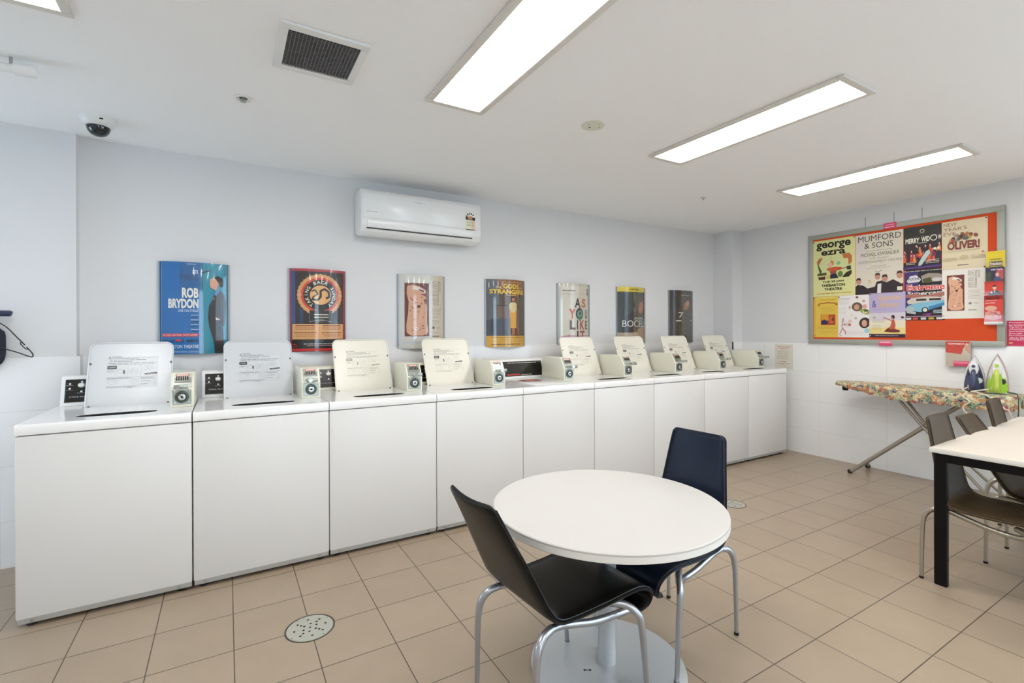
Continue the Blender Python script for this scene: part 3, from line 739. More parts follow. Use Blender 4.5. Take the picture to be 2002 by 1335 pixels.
for x0_, x1_ in ((.09, .46), (.54, .91)):
    for k in range(2):
        y = .678 + .085 * k; a.dashes(x0_, y, x1_, y + .016, 1, '#5b3822', .7, .15, k, 'c').dashes(x0_, y + .022, x1_, y + .036, 1, '#c2503a', .5, .3, k + 3, 'c').dashes(x0_, y + .042, x1_, y + .056, 1, '#6a4128', .5, .2, k + 5, 'c')
a.dashes(.25, .90, .90, .912, 1, '#cfcfcf', .8, .05, 7).dashes(.30, .922, .9, .932, 1, '#d8a0a0', .8, .1, 8).rect(.07, .905, .13, .915, '#c22').rect(.07, .935, .15, .943, '#a22', True).rect(0, .962, 1, .985, '#d5382c')
wall_poster(.388, 'red bordered band poster with a large round badge, second in the row', a, .781, 1.168, 1.774)
# bark painting motif, used by the poster in the row and its twin on the noticeboard
def bark(a, x0, y0, x1, y1):
    def X(u): return x0 + (x1 - x0) * u
    def Y(v): return y0 + (y1 - y0) * v
    a.rect(x0, y0, x1, y1, '#6d3128')
    a.poly([(X(u), Y(v)) for u, v in ((.10, .06), (.35, .03), (.62, .07), (.86, .13), (.84, .20), (.60, .21), (.84, .24), (.86, .30), (.75, .31), (.90, .42), (.90, .75), (.96, .90), (.90, .96), (.70, .985), (.25, .985), (.08, .93), (.06, .80), (.14, .55), (.16, .35), (.08, .20))], '#dba888')
    a.poly([(X(u), Y(v)) for u, v in ((.35, .05), (.60, .08), (.86, .15), (.80, .18), (.55, .14), (.30, .12))], '#e9ddd2').poly([(X(.55), Y(.11)), (X(.80), Y(.14)), (X(.76), Y(.17)), (X(.58), Y(.14))], '#57413c')
    rnd = random.Random(4)
    for k in range(34):
        u = .18 + .62 * rnd.random(); v = .24 + .70 * rnd.random()
        if .55 < v < .8 and rnd.random() < .7: continue
        a.ell(X(u), Y(v), (x1 - x0) * .025, (y1 - y0) * .010, '#4d2a22' if k % 3 else '#8a3f34', 8, k > 0)
    a.ell(X(.56), Y(.44), (x1 - x0) * .08, (y1 - y0) * .03, '#4a3a34').ell(X(.48), Y(.86), (x1 - x0) * .07, (y1 - y0) * .027, '#f0e2d8').ell(X(.48), Y(.86), (x1 - x0) * .03, (y1 - y0) * .012, '#8a5040')
    for k in range(12): a.line([(X(.20 + .03 * (k % 3)), Y(.50 + .036 * k)), (X(.84), Y(.49 + .036 * k))], .0008, '#b98468', k > 0)
    a.line([(X(.52), Y(.80)), (X(.68), Y(.52))], .0015, '#efe0d4')
def bark_side(a, x0, x1, y0, y1, c='#55524a', c2='#8f8c84'):
    for i, (wd, n, L) in enumerate(((.30, 'JOHN', .42), (.34, 'MAWURNDJUL', 1.0), (.26, 'I AM THE OLD', .98), (.26, 'AND THE NEW', .98))):
        xx = x1 - (x1 - x0) * (.10 + .25 * i)
        a.rtext(n, xx, y0 + (y1 - y0) * L / 2, .019, -90, c if i < 2 else c2, .0, (y1 - y0) * L * a.h)
a = Art(.40, .6, '#d6d4cd', .45)
a.rect(.0, 0, .07, 1, '#d2d6da').rect(.66, 0, 1, 1, '#d9cfbb')
bark(a, .13, .115, .62, .835); bark_side(a, .69, .90, .08, .42)
a.dashes(.69, .45, .92, .54, 5, '#9a978c', .35, .2, 3).dashes(.69, .555, .86, .59, 2, '#9a978c', .35, .2, 4).dashes(.69, .61, .88, .68, 4, '#9a978c', .35, .3, 5)
a.rect(.69, .70, .74, .735, '#5a5850').dashes(.78, .70, .9, .74, 3, '#9a978c', .35, .2, 6).dashes(.69, .78, .84, .80, 1, '#9a978c', .4, .1, 7).dashes(.69, .825, .87, .845, 1, '#44423c', .8, .3, 8).rect(.10, .91, .6, .925, '#c3cbd6')
wall_poster(1.192, 'pale exhibition poster with a tall bark painting and vertical lettering, third in the row', a, 1.591, 1.173, 1.778)
# 4
a = Art(.40, .6, '#c8992b', .45)
a.rect(0, 0, 1, .155 + .68, '#5d4632').rect(0, 0, .30, .835, '#5b5f66').poly([(.28, 0), (1, 0), (1, .30), (.7, .25), (.3, .17)], '#8a5222').poly([(.0, .6), (.50, .58), (.50, .835), (0, .835)], '#3a4152').rect(.80, .22, 1, .835, '#3a2d22')
a.rect(.20, .38, .52, .395, '#2d2420').rect(.37, .22, .385, .835, '#4c3c2e').rect(.50, .22, .512, .8, '#6d4d33').rect(.22, .40, .50, .56, '#6b5346').poly([(.13, .58), (.16, .58), (.19, .80), (.10, .80)], '#20263a')
a.dashes(.35, .03, .90, .045, 1, '#d9a23a', .7, .02, 4)
a.text('GODS', .39, .065, .80, .135, '#f2cf2c', .03).text('THE', .22, .105, .35, .135, '#efe08a', .0).text('OF', .82, .11, .90, .135, '#f2cf2c', .0)
a.text('STRANGERS', .09, .15, .95, .215, '#f2cf2c', .03).dashes(.45, .225, .72, .24, 1, '#e4c26a', .6, .0, 5)
figure(a, .64, .245, .58, '#c97b4c', '#2b1812', '#e0cf94', '#e2a73c', 1)
a.rect(0, .835, 1, 1, '#d9a62b').dashes(.13, .85, .95, .87, 1, '#4a3a1c', .5, .03, 8).dashes(.3, .88, .8, .893, 1, '#6a5426', .4, .03, 9).dashes(.13, .91, .92, .925, 2, '#8a6d2a', .4, .03, 10).dashes(.13, .95, .85, .972, 1, '#5a2f1c', .7, .1, 11)
wall_poster(1.988, 'theatre poster with yellow lettering and a woman in a yellow dress, fourth in the row', a, 2.395, 1.170, 1.780)
# 5
a = Art(.395, .6, '#cfc8b4', .45)
a.rect(.09, .04, .95, 1, '#dcd6c6').rect(.0, 0, .09, 1, '#c2c4bd').dashes(.13, .10, .48, .135, 1, '#6a6a60', .7, .02, 2).rect(.12, .165, .85, .168, '#a8a496').dashes(.12, .175, .4, .19, 1, '#a8a496', .5, .1, 4)
a.ell(.90, .13, .03, .06, '#3b3b34').ell(.90, .13, .012, .03, '#cfc8b4')
a.text('A', .45, .235, .625, .39, '#2f261d', .03).text('S', .67, .24, .82, .39, '#c2622c', .04)
a.text('Y', .29, .41, .47, .57, '#c5482c', .04).ell(.60, .49, .125, .10, '#1f4440').ell(.60, .49, .08, .055, '#62a08e').ell(.61, .485, .035, .03, '#16302e').poly([(.53, .56), (.66, .56), (.59, .61)], '#3c8a6c').text('U', .79, .42, .90, .57, '#4c3326', .04)
a.text('L', .31, .59, .47, .745, '#5c2f24', .04).text('I', .51, .59, .55, .745, '#2b2a22', .05).text('K', .61, .59, .76, .745, '#a32c3a', .04).text('E', .79, .60, .90, .745, '#6d6a3a', .04)
a.text('I', .51, .765, .555, .92, '#332a20', .05).text('T', .61, .765, .77, .92, '#8f3a2a', .04)
a.poly([(.09, .855), (.30, .83), (.46, .84), (.95, .84), (.95, 1), (.09, 1)], '#c78aa0').poly([(.09, .92), (.25, .895), (.45, .93), (.7, .90), (.95, .905), (.95, 1), (.09, 1)], '#cf4a38').rect(.79, .86, .94, .865, '#3c4a78').rect(.79, .89, .94, .9, '#3c4a78')
a.text('I', .51, .765, .555, .92, '#332a20', .05).text('T', .61, .765, .77, .92, '#8f3a2a', .04)
wall_poster(2.777, 'cream AS YOU LIKE IT theatre poster with multicoloured letters, fifth in the row', a, 3.173, 1.170, 1.780)
# 6
a = Art(.41, .6, '#b7a184', .45)
a.rect(.0, .085, .96, .80, '#2b3330').rect(.3, .085, .62, .6, '#343c38').poly([(.20, .80), (.24, .52), (.45, .42), (.75, .47), (.80, .55), (.80, .8)], '#1c1b1c')
a.ell(.78, .33, .13, .14, '#b5714f').poly([(.62, .30), (.64, .19), (.76, .16), (.86, .20), (.84, .26), (.72, .27), (.68, .38)], '#4a3428').poly([(.78, .40), (.90, .42), (.86, .47), (.76, .46)], '#8a4c36')
a.poly([(0, .84), (.55, .79), (.96, .78), (.96, 1), (0, 1)], '#b4a48a').poly([(.62, .75), (.96, .66), (.96, .9), (.66, .9)], '#a8835e').line([(.5, .78), (.66, .74), (.78, .66)], .002, '#b0a26a')
a.text('ANDREA', .50, .53, .90, .57, '#d8dcd6').text('BOCELLI', .15, .585, 1.08, .70, '#d8dcd6')
a.rect(0, 0, .97, .085, '#e2cc16').text('JAMES', .35, .03, .52, .058, '#26220c', .04).text('MORRISON', .54, .03, .68, .058, '#26220c', .04)
a.dashes(.05, .86, .6, .98, 4, '#8a7c64', .35, .2, 5)
a.rect(.965, 0, 1, 1, '#c7b190')
wall_poster(3.547, 'concert poster with a yellow top band and a smiling grey-haired man, sixth in the row', a, 3.958, 1.170, 1.779)
# 7
a = Art(.40, .6, '#2c2319', .45)
a.rect(.0, 0, .35, 1, '#2a2018').rect(.35, 0, .62, 1, '#33271d').rect(.62, 0, 1, 1, '#3a332b').rect(.1, .35, .3, .9, '#382317').rect(.25, .55, .45, 1, '#2e2a16')
a.text('7', .30, .42, .48, .52, '#d9d5cc').rect(.22, .572, .40, .592, '#e8e4da').rect(.80, .572, .93, .588, '#e8e4da').dashes(.40, .08, .80, .11, 1, '#a49c8c', .6, .1, 4)
a.poly([(.48, .34), (.52, .25), (.62, .21), (.72, .18), (.78, .24), (.74, .30), (.66, .36), (.56, .42)], '#a8744e').ell(.66, .25, .08, .05, '#c49a6e').poly([(.52, .38), (.66, .36), (.66, .7), (.72, 1), (.5, 1), (.52, .7)], '#3b2616')
a.text('BA', .36, .74, .62, .86, '#4c4436').text('AT', .70, .46, .86, .49, '#8c8474')
wall_poster(4.338, 'dark brown poster with a tilted sandy-haired head, right end of the row', a, 4.737, 1.172, 1.774)

# ================================================================== noticeboard and what is pinned on it
t = thing('noticeboard', 'grey framed noticeboard with orange-red backing on the right wall', 'noticeboard', (XR, 2.046, 1.174))
M_NBF = mat('board_frame', '#a4a79d', 0.45, metal=.1); M_NB = mat('board_felt', '#d14a1c', 0.85, noise=.03, nscale=60)
hw, hh, fw = .747, 1.123, .047; m = MB()
m.box(-.033, 0, -hw, hw, 0, fw, M_NBF, .003).box(-.033, 0, -hw, hw, hh - fw, hh, M_NBF, .003).box(-.033, 0, -hw, -hw + fw, fw, hh - fw, M_NBF, .003).box(-.033, 0, hw - fw, hw, fw, hh - fw, M_NBF, .003)
m.build('board_frame', t)
MB().box(-.024, -.002, -hw + fw, hw - fw, fw, hh - fw, M_NB).build('board_panel', t)
NBX = XR - .0245
def pinned(name, yl, yr, zb, zt, label, cat, art, pins=(), depth=0.0, group='posters pinned on the noticeboard', tilt=0.0):
    """sheet on the right wall; yl is its left edge as seen from the room (larger y)"""
    w, h = yl - yr, zt - zb; art.w, art.h = w, h; ct, st = math.cos(tilt), math.sin(tilt)
    def fn(x, y, d):
        X, Y = x - w / 2, y - h / 2
        return Vector((-d, -(X * ct - Y * st), X * st + Y * ct + h / 2))
    if not pins:
        o = art.build(name, None, fn, .0006); o.location = (NBX - depth, (yl + yr) / 2, zb)
        return tag(o, label, cat, group)
    t = thing(name, label, cat, (NBX - depth, (yl + yr) / 2, zb), 0, group)
    art.build('sheet', t, fn, .0006)
    for px, py, c in pins:
        MB().lathe([(0, -.009), (.005, -.009), (.0055, -.006), (.003, -.004), (.003, -.001), (0, -.001)], fn(px * w, (1 - py) * h, 0), ink(c), 'x', 12).build('pushpin', t)
    return t
def crowd(a, x0, y0, x1, y1, cols, n=26, seed=2, r=.05):
    rnd = random.Random(seed)
    for k in range(n):
        cx = x0 + (x1 - x0) * rnd.random(); cy = y0 + (y1 - y0) * rnd.random(); c = cols[k % len(cols)]
        a.poly([(cx - r * .5, cy + r * 1.3), (cx - r * .3, cy), (cx, cy - r * .5), (cx + r * .4, cy), (cx + r * .7, cy + r * 1.2)], c).ell(cx, cy - r * .55, r * .22, r * .3, '#d9a283', 8)
# george ezra
a = Art(.39, .58, '#dcdb9a')
a.text('george', .08, .045, .90, .185, '#15140e', .03).text('ezra', .20, .19, .78, .275, '#15140e', .03)
a.poly([(.10, .36), (.16, .31), (.86, .28), (.92, .31), (.93, .62), (.88, .68), (.14, .70), (.09, .66)], '#d2d79a').poly([(.09, .37), (.16, .31), (.24, .31), (.12, .46)], '#b06a48').poly([(.70, .28), (.86, .27), (.93, .33), (.92, .44), (.85, .48), (.84, .36), (.74, .36)], '#c0703c').poly([(.11, .44), (.14, .44), (.22, .56), (.17, .60)], '#3c5a34')
a.ell(.46, .42, .045, .05, '#c98a42').line([(.43, .30), (.44, .38)], .002, '#6a5a40').poly([(.34, .43), (.44, .40), (.48, .47), (.38, .50)], '#e0b09a').ell(.52, .525, .19, .035, '#c95a2e').line([(.60, .53), (.86, .52)], .008, '#8a4a28').ell(.62, .43, .05, .03, '#7fc08a').poly([(.11, .585), (.33, .575), (.33, .62), (.11, .63)], '#544a1c').poly([(.36, .69), (.42, .62), (.56, .60), (.62, .69)], '#232a3e')
a.poly([(.80, .50), (.90, .49), (.91, .56), (.82, .56)], '#3c3430').poly([(.70, .68), (.80, .60), (.92, .57), (.92, .63), (.86, .68)], '#33281a').poly([(.12, .65), (.30, .64), (.30, .70), (.15, .70)], '#4c2a1e').rect(.33, .62, .42, .69, '#d9c06c').ell(.66, .62, .06, .05, '#5d7a3c').poly([(.40, .56), (.58, .55), (.56, .60), (.44, .62)], '#a04a3a')
a.text('TUE 29 JAN', .23, .725, .74, .765, '#15140e', .03).text('THEBARTON', .21, .785, .77, .83, '#15140e', .03).text('THEATRE', .28, .85, .70, .895, '#15140e', .03).dashes(.08, .935, .92, .96, 1, '#d09a3c', .7, .02, 3)
pinned('pinned_poster', 2.745, 2.354, 1.655, 2.233, 'pale yellow-green george ezra concert poster, top left of the noticeboard', 'poster', a, ((.02, .02, '#26221c'), (.985, .02, '#26221c')))
a = Art(.39, .58, '#d8d0bf')
a.rect(0, 0, .25, .6, '#d7cdc6').text('MUMFORD', .06, .03, .96, .125, '#3a362e', -.002).text('& SONS', .20, .15, .80, .24, '#3a362e', -.002)
a.dashes(.24, .275, .78, .295, 1, '#8a8476', .5, .02, 4).text('MICHAEL KIWANUKA', .12, .315, .92, .375, '#4a463c').text('TUE 29 JAN', .30, .40, .70, .43, '#8a8476').text('ENTERTAINMENT CENTRE', .07, .445, .97, .485, '#8a8476').dashes(.34, .53, .67, .55, 1, '#9a9486', .5, .05, 6).dashes(.26, .565, .74, .58, 1, '#9a9486', .5, .05, 7)
a.line([(.43, .625), (.48, .645), (.51, .64), (.56, .615)], .004, '#5a564a')
a.poly([(0, 1), (0, .86), (.05, .83), (.18, .85), (.26, .90), (.42, .88), (.46, .80), (.60, .78), (.66, .82), (.80, .78), (.93, .84), (.97, .86), (1, .84), (1, 1)], '#2d2026').poly([(.48, .84), (.56, .83), (.55, .99), (.47, .99)], '#ddd8d6')
for cx, cy, r_, hat in ((.07, .78, .055, 1), (.31, .80, .035, 0), (.48, .72, .055, 0), (.63, .76, .06, 0), (.93, .72, .06, 0)):
    a.ell(cx, cy, r_, r_ * .85, '#c08a76' if hat or cx > .45 else '#d9c49a').poly([(cx - r_ * 1.1, cy - r_ * .35), (cx - r_ * .7, cy - r_ * 1.1), (cx + r_ * .6, cy - r_ * 1.15), (cx + r_ * 1.1, cy - r_ * .3), (cx, cy - r_ * .6)], '#38221e' if cx != .31 else '#cdb98a')
a.rect(.88, .90, .985, .96, '#ddd9c4')
pinned('pinned_poster', 2.351, 1.965, 1.652, 2.228, 'beige MUMFORD & SONS concert poster with five heads at its foot', 'poster', a, ())
a = Art(.27, .385, '#16120f')
a.rect(0, 0, 1, .35, '#25231c').circ(.50, .12, .017, '#b8ad94', n=24).circ(.50, .12, .011, '#25231c', n=20).dashes(.42, .165, .58, .18, 1, '#8a8270', .6, 0, 2).line([(.06, .255), (.4, .245)], .001, '#8f8774').line([(.6, .245), (.97, .245)], .001, '#8f8774')
a.text('MERRY', .05, .27, .43, .385, '#ecE7da'.lower(), .03).text('WID', .48, .26, .70, .375, '#ece7da', .03).ell(.80, .31, .09, .07, '#ece7da').ell(.80, .31, .07, .053, '#25231c').text('W', .91, .26, .995, .36, '#ece7da', .03).text('THE', .47, .235, .54, .25, '#b8ad94').line([(.06, .40), (.97, .385)], .001, '#8f8774').dashes(.40, .39, .64, .41, 1, '#cfc6b2', .8, .05, 5)
a.rect(0, .42, 1, .92, '#2a1420'); crowd(a, .02, .60, .98, .74, ('#c0402a', '#d9602a', '#a02a52', '#8a2440', '#d98a4a', '#7a2a5c'), 22, 5, .09); crowd(a, .3, .50, .95, .58, ('#e07a2c', '#c0482c', '#1c1a2c'), 6, 8, .10)
a.poly([(.62, .60), (.70, .58), (.72, .66), (.60, .80), (.52, .90), (.40, .97), (.42, .86), (.52, .72)], '#b9c9c6').line([(.42, .93), (.20, .985)], .006, '#a9a4c8').rect(.86, .62, .98, .85, '#1d1c2e').ell(.84, .565, .035, .03, '#e8ddd0').ell(.93, .56, .035, .03, '#e8ddd0')
a.dashes(.08, .83, .34, .90, 2, '#d8d0c4', .5, .1, 6).dashes(.60, .80, .96, .90, 3, '#d8d0c4', .5, .1, 7).rect(0, .93, 1, 1, '#32245c').line([(0, .985), (1, .96)], .003, '#7a5ab0')
pinned('pinned_poster', 1.962, 1.692, 1.853, 2.231, 'dark MERRY WIDOW poster of a crowded stage', 'poster', a, (), .0003)
a = Art(.28, .44, '#17131c')
a.rect(0, .04, .35, .7, '#3b2f6a').dashes(.02, .02, .96, .05, 1, '#b8b4ac', .6, .05, 3).poly([(.06, .22), (.14, .13), (.30, .11), (.42, .2), (.38, .25), (.1, .26)], '#d7d2d8').text('FUCHS', .10, .16, .38, .21, '#2a2436', .02).poly([(.42, .14), (.60, .09), (.86, .11), (.98, .17), (.94, .26), (.46, .27)], '#9a8f84').poly([(.46, .20), (.66, .17), (.70, .26), (.48, .27)], '#4c4a20').ell(.80, .22, .12, .035, '#c9c4c0')
a.text('Extreme', .06, .29, 1.0, .42, '#f2e9e6', .07).text('Extreme', .07, .295, .99, .415, '#d8382e', .02)
a.text('Supercars', .08, .43, .97, .53, '#d9cfc4', .03).poly([(.0, .50), (.3, .47), (.5, .52), (.98, .46), (.98, .54), (.4, .57), (.05, .55)], '#a86a62')
a.poly([(.06, .62), (.18, .56), (.55, .54), (.98, .56), (.98, .66), (.1, .68)], '#c9c0b4').rect(.30, .58, .55, .62, '#2c2430').rect(.62, .58, .9, .62, '#2c2430').poly([(.05, .72), (.30, .66), (.98, .62), (.98, .72), (.62, .80), (.40, .84), (.08, .80)], '#7fb6cc').poly([(.60, .74), (.98, .66), (.98, .72), (.62, .80)], '#3f7fb0').ell(.14, .78, .12, .05, '#a9b5b4').ell(.52, .80, .085, .055, '#20202c').ell(.52, .80, .055, .036, '#d6d2c4')
a.poly([(.06, .80), (.30, .84), (.28, .88), (.06, .85)], '#b8b4b0').dashes(.72, .80, .96, .87, 3, '#c9e0e4', .6, .1, 5).poly([(.45, .88), (.70, .86), (.62, .91)], '#8c3a8a').rect(.05, .915, .97, .93, '#b08aa0')
for x_, c_ in ((.10, '#d9d5cc'), (.27, '#cf4a44'), (.47, '#cfd2cc'), (.66, '#c9a52c'), (.85, '#d6d6cc')): a.rect(x_ - .055, .945, x_ + .075, .985, c_)
pinned('pinned_poster', 1.957, 1.668, 1.396, 1.850, 'dark Extreme car show poster with a pale blue car', 'poster', a, ((.03, .03, '#e8e8e8'),))
a = Art(.29, .41, '#ddceac')
a.text('NEW', .04, .03, .34, .10, '#8a5a42').text('YEAR\'S', .04, .125, .56, .20, '#8a5a42').text('EVE', .04, .225, .32, .295, '#8a5a42')
rnd = random.Random(9)
for k in range(26):
    q = rnd.random(); a.ell(.2 + .62 * q, .36 + .12 * rnd.random() - .09 * math.sin(PI * q), .045, .035, ('#7a4a2c', '#b0702c', '#4a5a4c', '#8a8a90', '#a8422c', '#2c2a24', '#c99a4a')[k % 7], 10)
a.text('OLIVER!', .13, .43, .84, .60, '#7a2c24', .04, 0, -.0).dashes(.15, .62, .85, .64, 1, '#a8946c', .5, .02, 4).dashes(.03, .76, .36, .84, 3, '#9a8664', .35, .1, 5).dashes(.66, .74, .97, .82, 3, '#9a8664', .35, .1, 6).ell(.50, .77, .10, .045, '#c9b88e').dashes(.36, .91, .60, .94, 1, '#6a5a44', .7, .02, 8).circ(.90, .69, .007, '#c0622c')
pinned('pinned_poster', 1.690, 1.400, 1.823, 2.228, 'cream NEW YEAR\'S EVE poster at the top right of the noticeboard', 'poster', a, ((.975, .025, '#1c1a18'),), .0016)
a = Art(.28, .41, '#e4dfd5')
bark(a, .12, .12, .53, .84); bark_side(a, .60, .88, .05, .40, '#6a665e', '#9a968c'); a.dashes(.62, .43, .90, .62, 7, '#a9a59a', .3, .2, 4).circ(.66, .70, .010, '#8a8a84').dashes(.74, .68, .86, .72, 2, '#a9a59a', .4, .1, 5).dashes(.62, .82, .86, .845, 1, '#6a665e', .7, .3, 6)
pinned('pinned_poster', 1.690, 1.414, 1.406, 1.822, 'white bark painting poster pinned below the cream one', 'poster', a, ((.985, .0, '#1c1a18'),), .0008)
a = Art(.235, .41, '#e3c04e')
a.rect(0, 0, .08, 1, '#dcb43c').rect(.08, .0, .95, .04, '#ddd06a').dashes(.30, .065, .90, .09, 1, '#9a7a2c', .6, .02, 3)
a.line([(.22, .22), (.25, .165), (.60, .145), (.90, .165), (.95, .22)], .010, '#a86a24').ell(.22, .20, .05, .03, '#b87a2c').ell(.94, .19, .05, .03, '#b87a2c')
a.dashes(.25, .24, .95, .42, 6, '#b9962e', .3, .25, 5, 'c').rect(.30, .44, .90, .70, '#b0462c').rect(.32, .45, .62, .58, '#d99a2c').poly([(.32, .68), (.36, .58), (.46, .56), (.56, .60), (.60, .68)], '#2f2a58').ell(.75, .57, .11, .09, '#c9683c').ell(.80, .56, .05, .05, '#7a2c20')
a.dashes(.15, .735, .98, .80, 2, '#a8862c', .35, .1, 7, 'c').dashes(.25, .83, .95, .93, 4, '#c0a03c', .3, .3, 8, 'c')
pinned('pinned_flyer', 2.742, 2.509, 1.239, 1.652, 'yellow flyer at the bottom left of the noticeboard', 'flyer', a, ((.015, .02, '#3a342a'), (.07, .965, '#b0823c')), .0004, 'flyers pinned along the bottom of the board')
a = Art(.27, .41, '#e9e5e2')
a.text('Dictate', .04, .045, .38, .10, '#b09a96').dashes(.04, .12, .4, .22, 4, '#b6b2b0', .3, .2, 3).dashes(.04, .26, .3, .45, 6, '#c2bebc', .25, .3, 4)
for cx, cy, rx, ry, c1, c2 in ((.62, .28, .17, .105, '#6a5444', '#c99a80'), (.88, .40, .17, .06, '#8aa83a', '#d9c0a0'), (.86, .66, .17, .125, '#3a2620', '#d0a088')):
    a.ell(cx, cy, rx, ry, c1, rot=.35).ell(cx - .01, cy + .01, rx * .5, ry * .65, c2)
a.rect(.84, .35, .96, .40, '#4a5a34')
for cx, cy, r_, c in ((.62, .055, .012, '#8a5a5a'), (.83, .15, .013, '#d09a96'), (.86, .28, .022, '#e0a09c'), (.39, .29, .013, '#c9b0ae'), (.58, .55, .011, '#b8a8a2'), (.40, .62, .018, '#e3c4c0'), (.38, .70, .012, '#c04a54'), (.93, .84, .022, '#9ccde0'), (.46, .47, .018, '#e6dcd0')): a.circ(cx, cy, r_, c, n=14)
red = '#b83a48'; a.line([(.15, .56), (.19, .55), (.20, .60), (.17, .63), (.14, .61), (.15, .56)], .004, red).line([(.16, .63), (.13, .70), (.15, .78), (.08, .90), (.04, .93)], .005, red).line([(.15, .78), (.24, .86), (.25, .93)], .006, red).line([(.13, .70), (.22, .69)], .004, red).ell(.27, .69, .06, .045, '#cfc4c2').circ(.22, .69, .007, red)
a.dashes(.30, .86, .95, .93, 3, '#cfcac8', .25, .3, 9)
pinned('pinned_flyer', 2.508, 2.235, 1.240, 1.654, 'white flyer with a red stick figure and three round portraits', 'flyer', a, ((.04, .03, '#4a4640'), (.10, .96, '#8a8a84')), .0008, 'flyers pinned along the bottom of the board')
a = Art(.29, .41, '#d9cfd6')
a.rect(0, 0, 1, .45, '#b6aacb').rect(0, .45, 1, .62, '#d2c9d2').rect(0, .62, 1, .78, '#e4dcc4').rect(0, .78, 1, .925, '#e8d28a')
a.text('Opposites', .22, .05, .86, .20, '#e0b46a', .01, .08).text('Attract', .26, .215, .80, .325, '#e0b46a', .01, .08).text('&', .09, .17, .21, .32, '#5a4a8a').dashes(.08, .36, .55, .39, 1, '#9a8ec0', .4, .1, 4)
a.ell(.15, .55, .05, .022, '#a8b47a').dashes(.10, .60, .46, .68, 3, '#a49a98', .35, .2, 5).dashes(.10, .72, .40, .85, 4, '#b8ac8a', .3, .3, 6)
a.poly([(.42, .87), (.50, .81), (.60, .76), (.68, .76), (.74, .82), (.86, .84), (.84, .89), (.60, .89)], '#6e2a1a').poly([(.56, .82), (.62, .70), (.63, .62), (.70, .60), (.74, .72), (.72, .82)], '#c2593c').line([(.64, .63), (.52, .59), (.40, .555)], .007, '#a8643c').ell(.67, .55, .05, .045, '#3a1c1c').ell(.64, .575, .025, .025, '#c98a6a').poly([(.87, .56), (.92, .53), (.98, .56), (.92, .59)], '#2f2620')
a.rect(0, .925, 1, 1, '#33203a').dashes(.18, .95, .82, .975, 1, '#b8a8b0', .7, .02, 8)
pinned('pinned_flyer', 2.236, 1.949, 1.243, 1.660, 'lavender flyer with a woman in a red dress sitting on the ground', 'flyer', a, ((.03, .03, '#4a4640'), (.04, .965, '#e8e4dc')), .0012, 'flyers pinned along the bottom of the board')

# leaflet rack on the right edge of the board, four leaflets in it
t = thing('leaflet_rack', 'clear plastic leaflet rack hung on the right edge of the noticeboard', 'leaflet rack', (XR - .034, 1.352, 1.352))
m = MB(); m.box(-.004, 0, -.064, .060, 0, .60, M_CLEAR)
for k, z in enumerate((.0, .20, .33, .455)): m.box(-.030 + .004 * k, -.004, -.064, .060, z, z + .004, M_CLEAR); m.box(-.032 + .004 * k, -.030 + .004 * k, -.064, .060, z, z + .075, M_CLEAR)
m.box(-.032, 0, -.066, -.064, 0, .54, M_CLEAR)
m.build('rack_body', t)
def leaflet(yl, yr, zb, zt, off, art, label, cat='leaflet', group='leaflets in the rack'):
    w, h = yl - yr, zt - zb; art.w, art.h = w, h
    o = art.build('leaflet', None, lambda x, y, d: Vector((-d, w / 2 - x, y)), .0006); o.location = (XR - .034 - off, (yl + yr) / 2, zb)
    return tag(o, label, cat, group)
a = Art(.1, .13, '#e0c81c'); a.rect(.1, .1, .9, .13, '#c9b01c').dashes(.18, .44, .82, .54, 1, '#6a5a14', .7, .05, 4).rect(.14, .60, .86, .90, '#6a5a3c').text('Freedom', .18, .64, .82, .84, '#e6e0d0', .02)
leaflet(1.404, 1.294, 1.803, 1.938, .010, a, 'yellow leaflet at the top of the clear rack')
a = Art(.1, .13, '#2c2440'); a.poly([(0, .35), (.3, .3), (.35, 1), (0, 1)], '#3a4a34').ell(.85, .5, .3, .35, '#b84a54').text('with Esprit', .3, .1, .95, .28, '#d9d0e0', .02).poly([(.4, 1), (.5, .7), (.65, .6), (.85, .75), (.9, 1)], '#3a4a78').ell(.66, .52, .1, .13, '#d9b0a0')
leaflet(1.408, 1.302, 1.690, 1.812, .016, a, 'dark purple leaflet with a flushed face, second in the rack')
a = Art(.1, .13, '#cc3a2c'); a.rect(0, 0, 1, .14, '#b82a22').poly([(.12, .95), (.3, .7), (.45, .62), (.7, .62), (.88, .78), (.95, .95)], '#17161c').ell(.54, .42, .10, .14, '#d9b6a0').poly([(.44, .36), (.46, .26), (.6, .25), (.64, .36)], '#241a18').poly([(.5, .6), (.58, .6), (.56, .8)], '#e0dcd8').ell(.38, .72, .06, .06, '#d6dcd8')
leaflet(1.412, 1.303, 1.575, 1.698, .022, a, 'red leaflet showing a man in a black suit, third in the rack')
a = Art(.11, .22, '#cf4038'); a.text('HERSTORY', .1, .05, .85, .14, '#5a1418', .04).dashes(.1, .17, .7, .2, 1, '#e8c8b8', .6, .1, 3).dashes(.06, .25, .6, .29, 1, '#f0dcd0', .6, .1, 4).ell(.36, .46, .32, .09, '#d8a890').poly([(.05, .60), (.4, .52), (.85, .58), (.92, .82), (.5, .88), (.05, .84)], '#d9958c')
rnd = random.Random(3)
for k in range(16): a.line([(.08 + .7 * rnd.random(), .56 + .3 * rnd.random()), (.3 + .6 * rnd.random(), .56 + .3 * rnd.random())], .002, ('#b03a48', '#e6c4bc', '#8a3a5c')[k % 3], k > 0)
a.rect(0, .94, 1, 1, '#dccfb4')
leaflet(1.413, 1.302, 1.362, 1.585, .028, a, 'large red and pink leaflet in the lowest pocket of the rack')

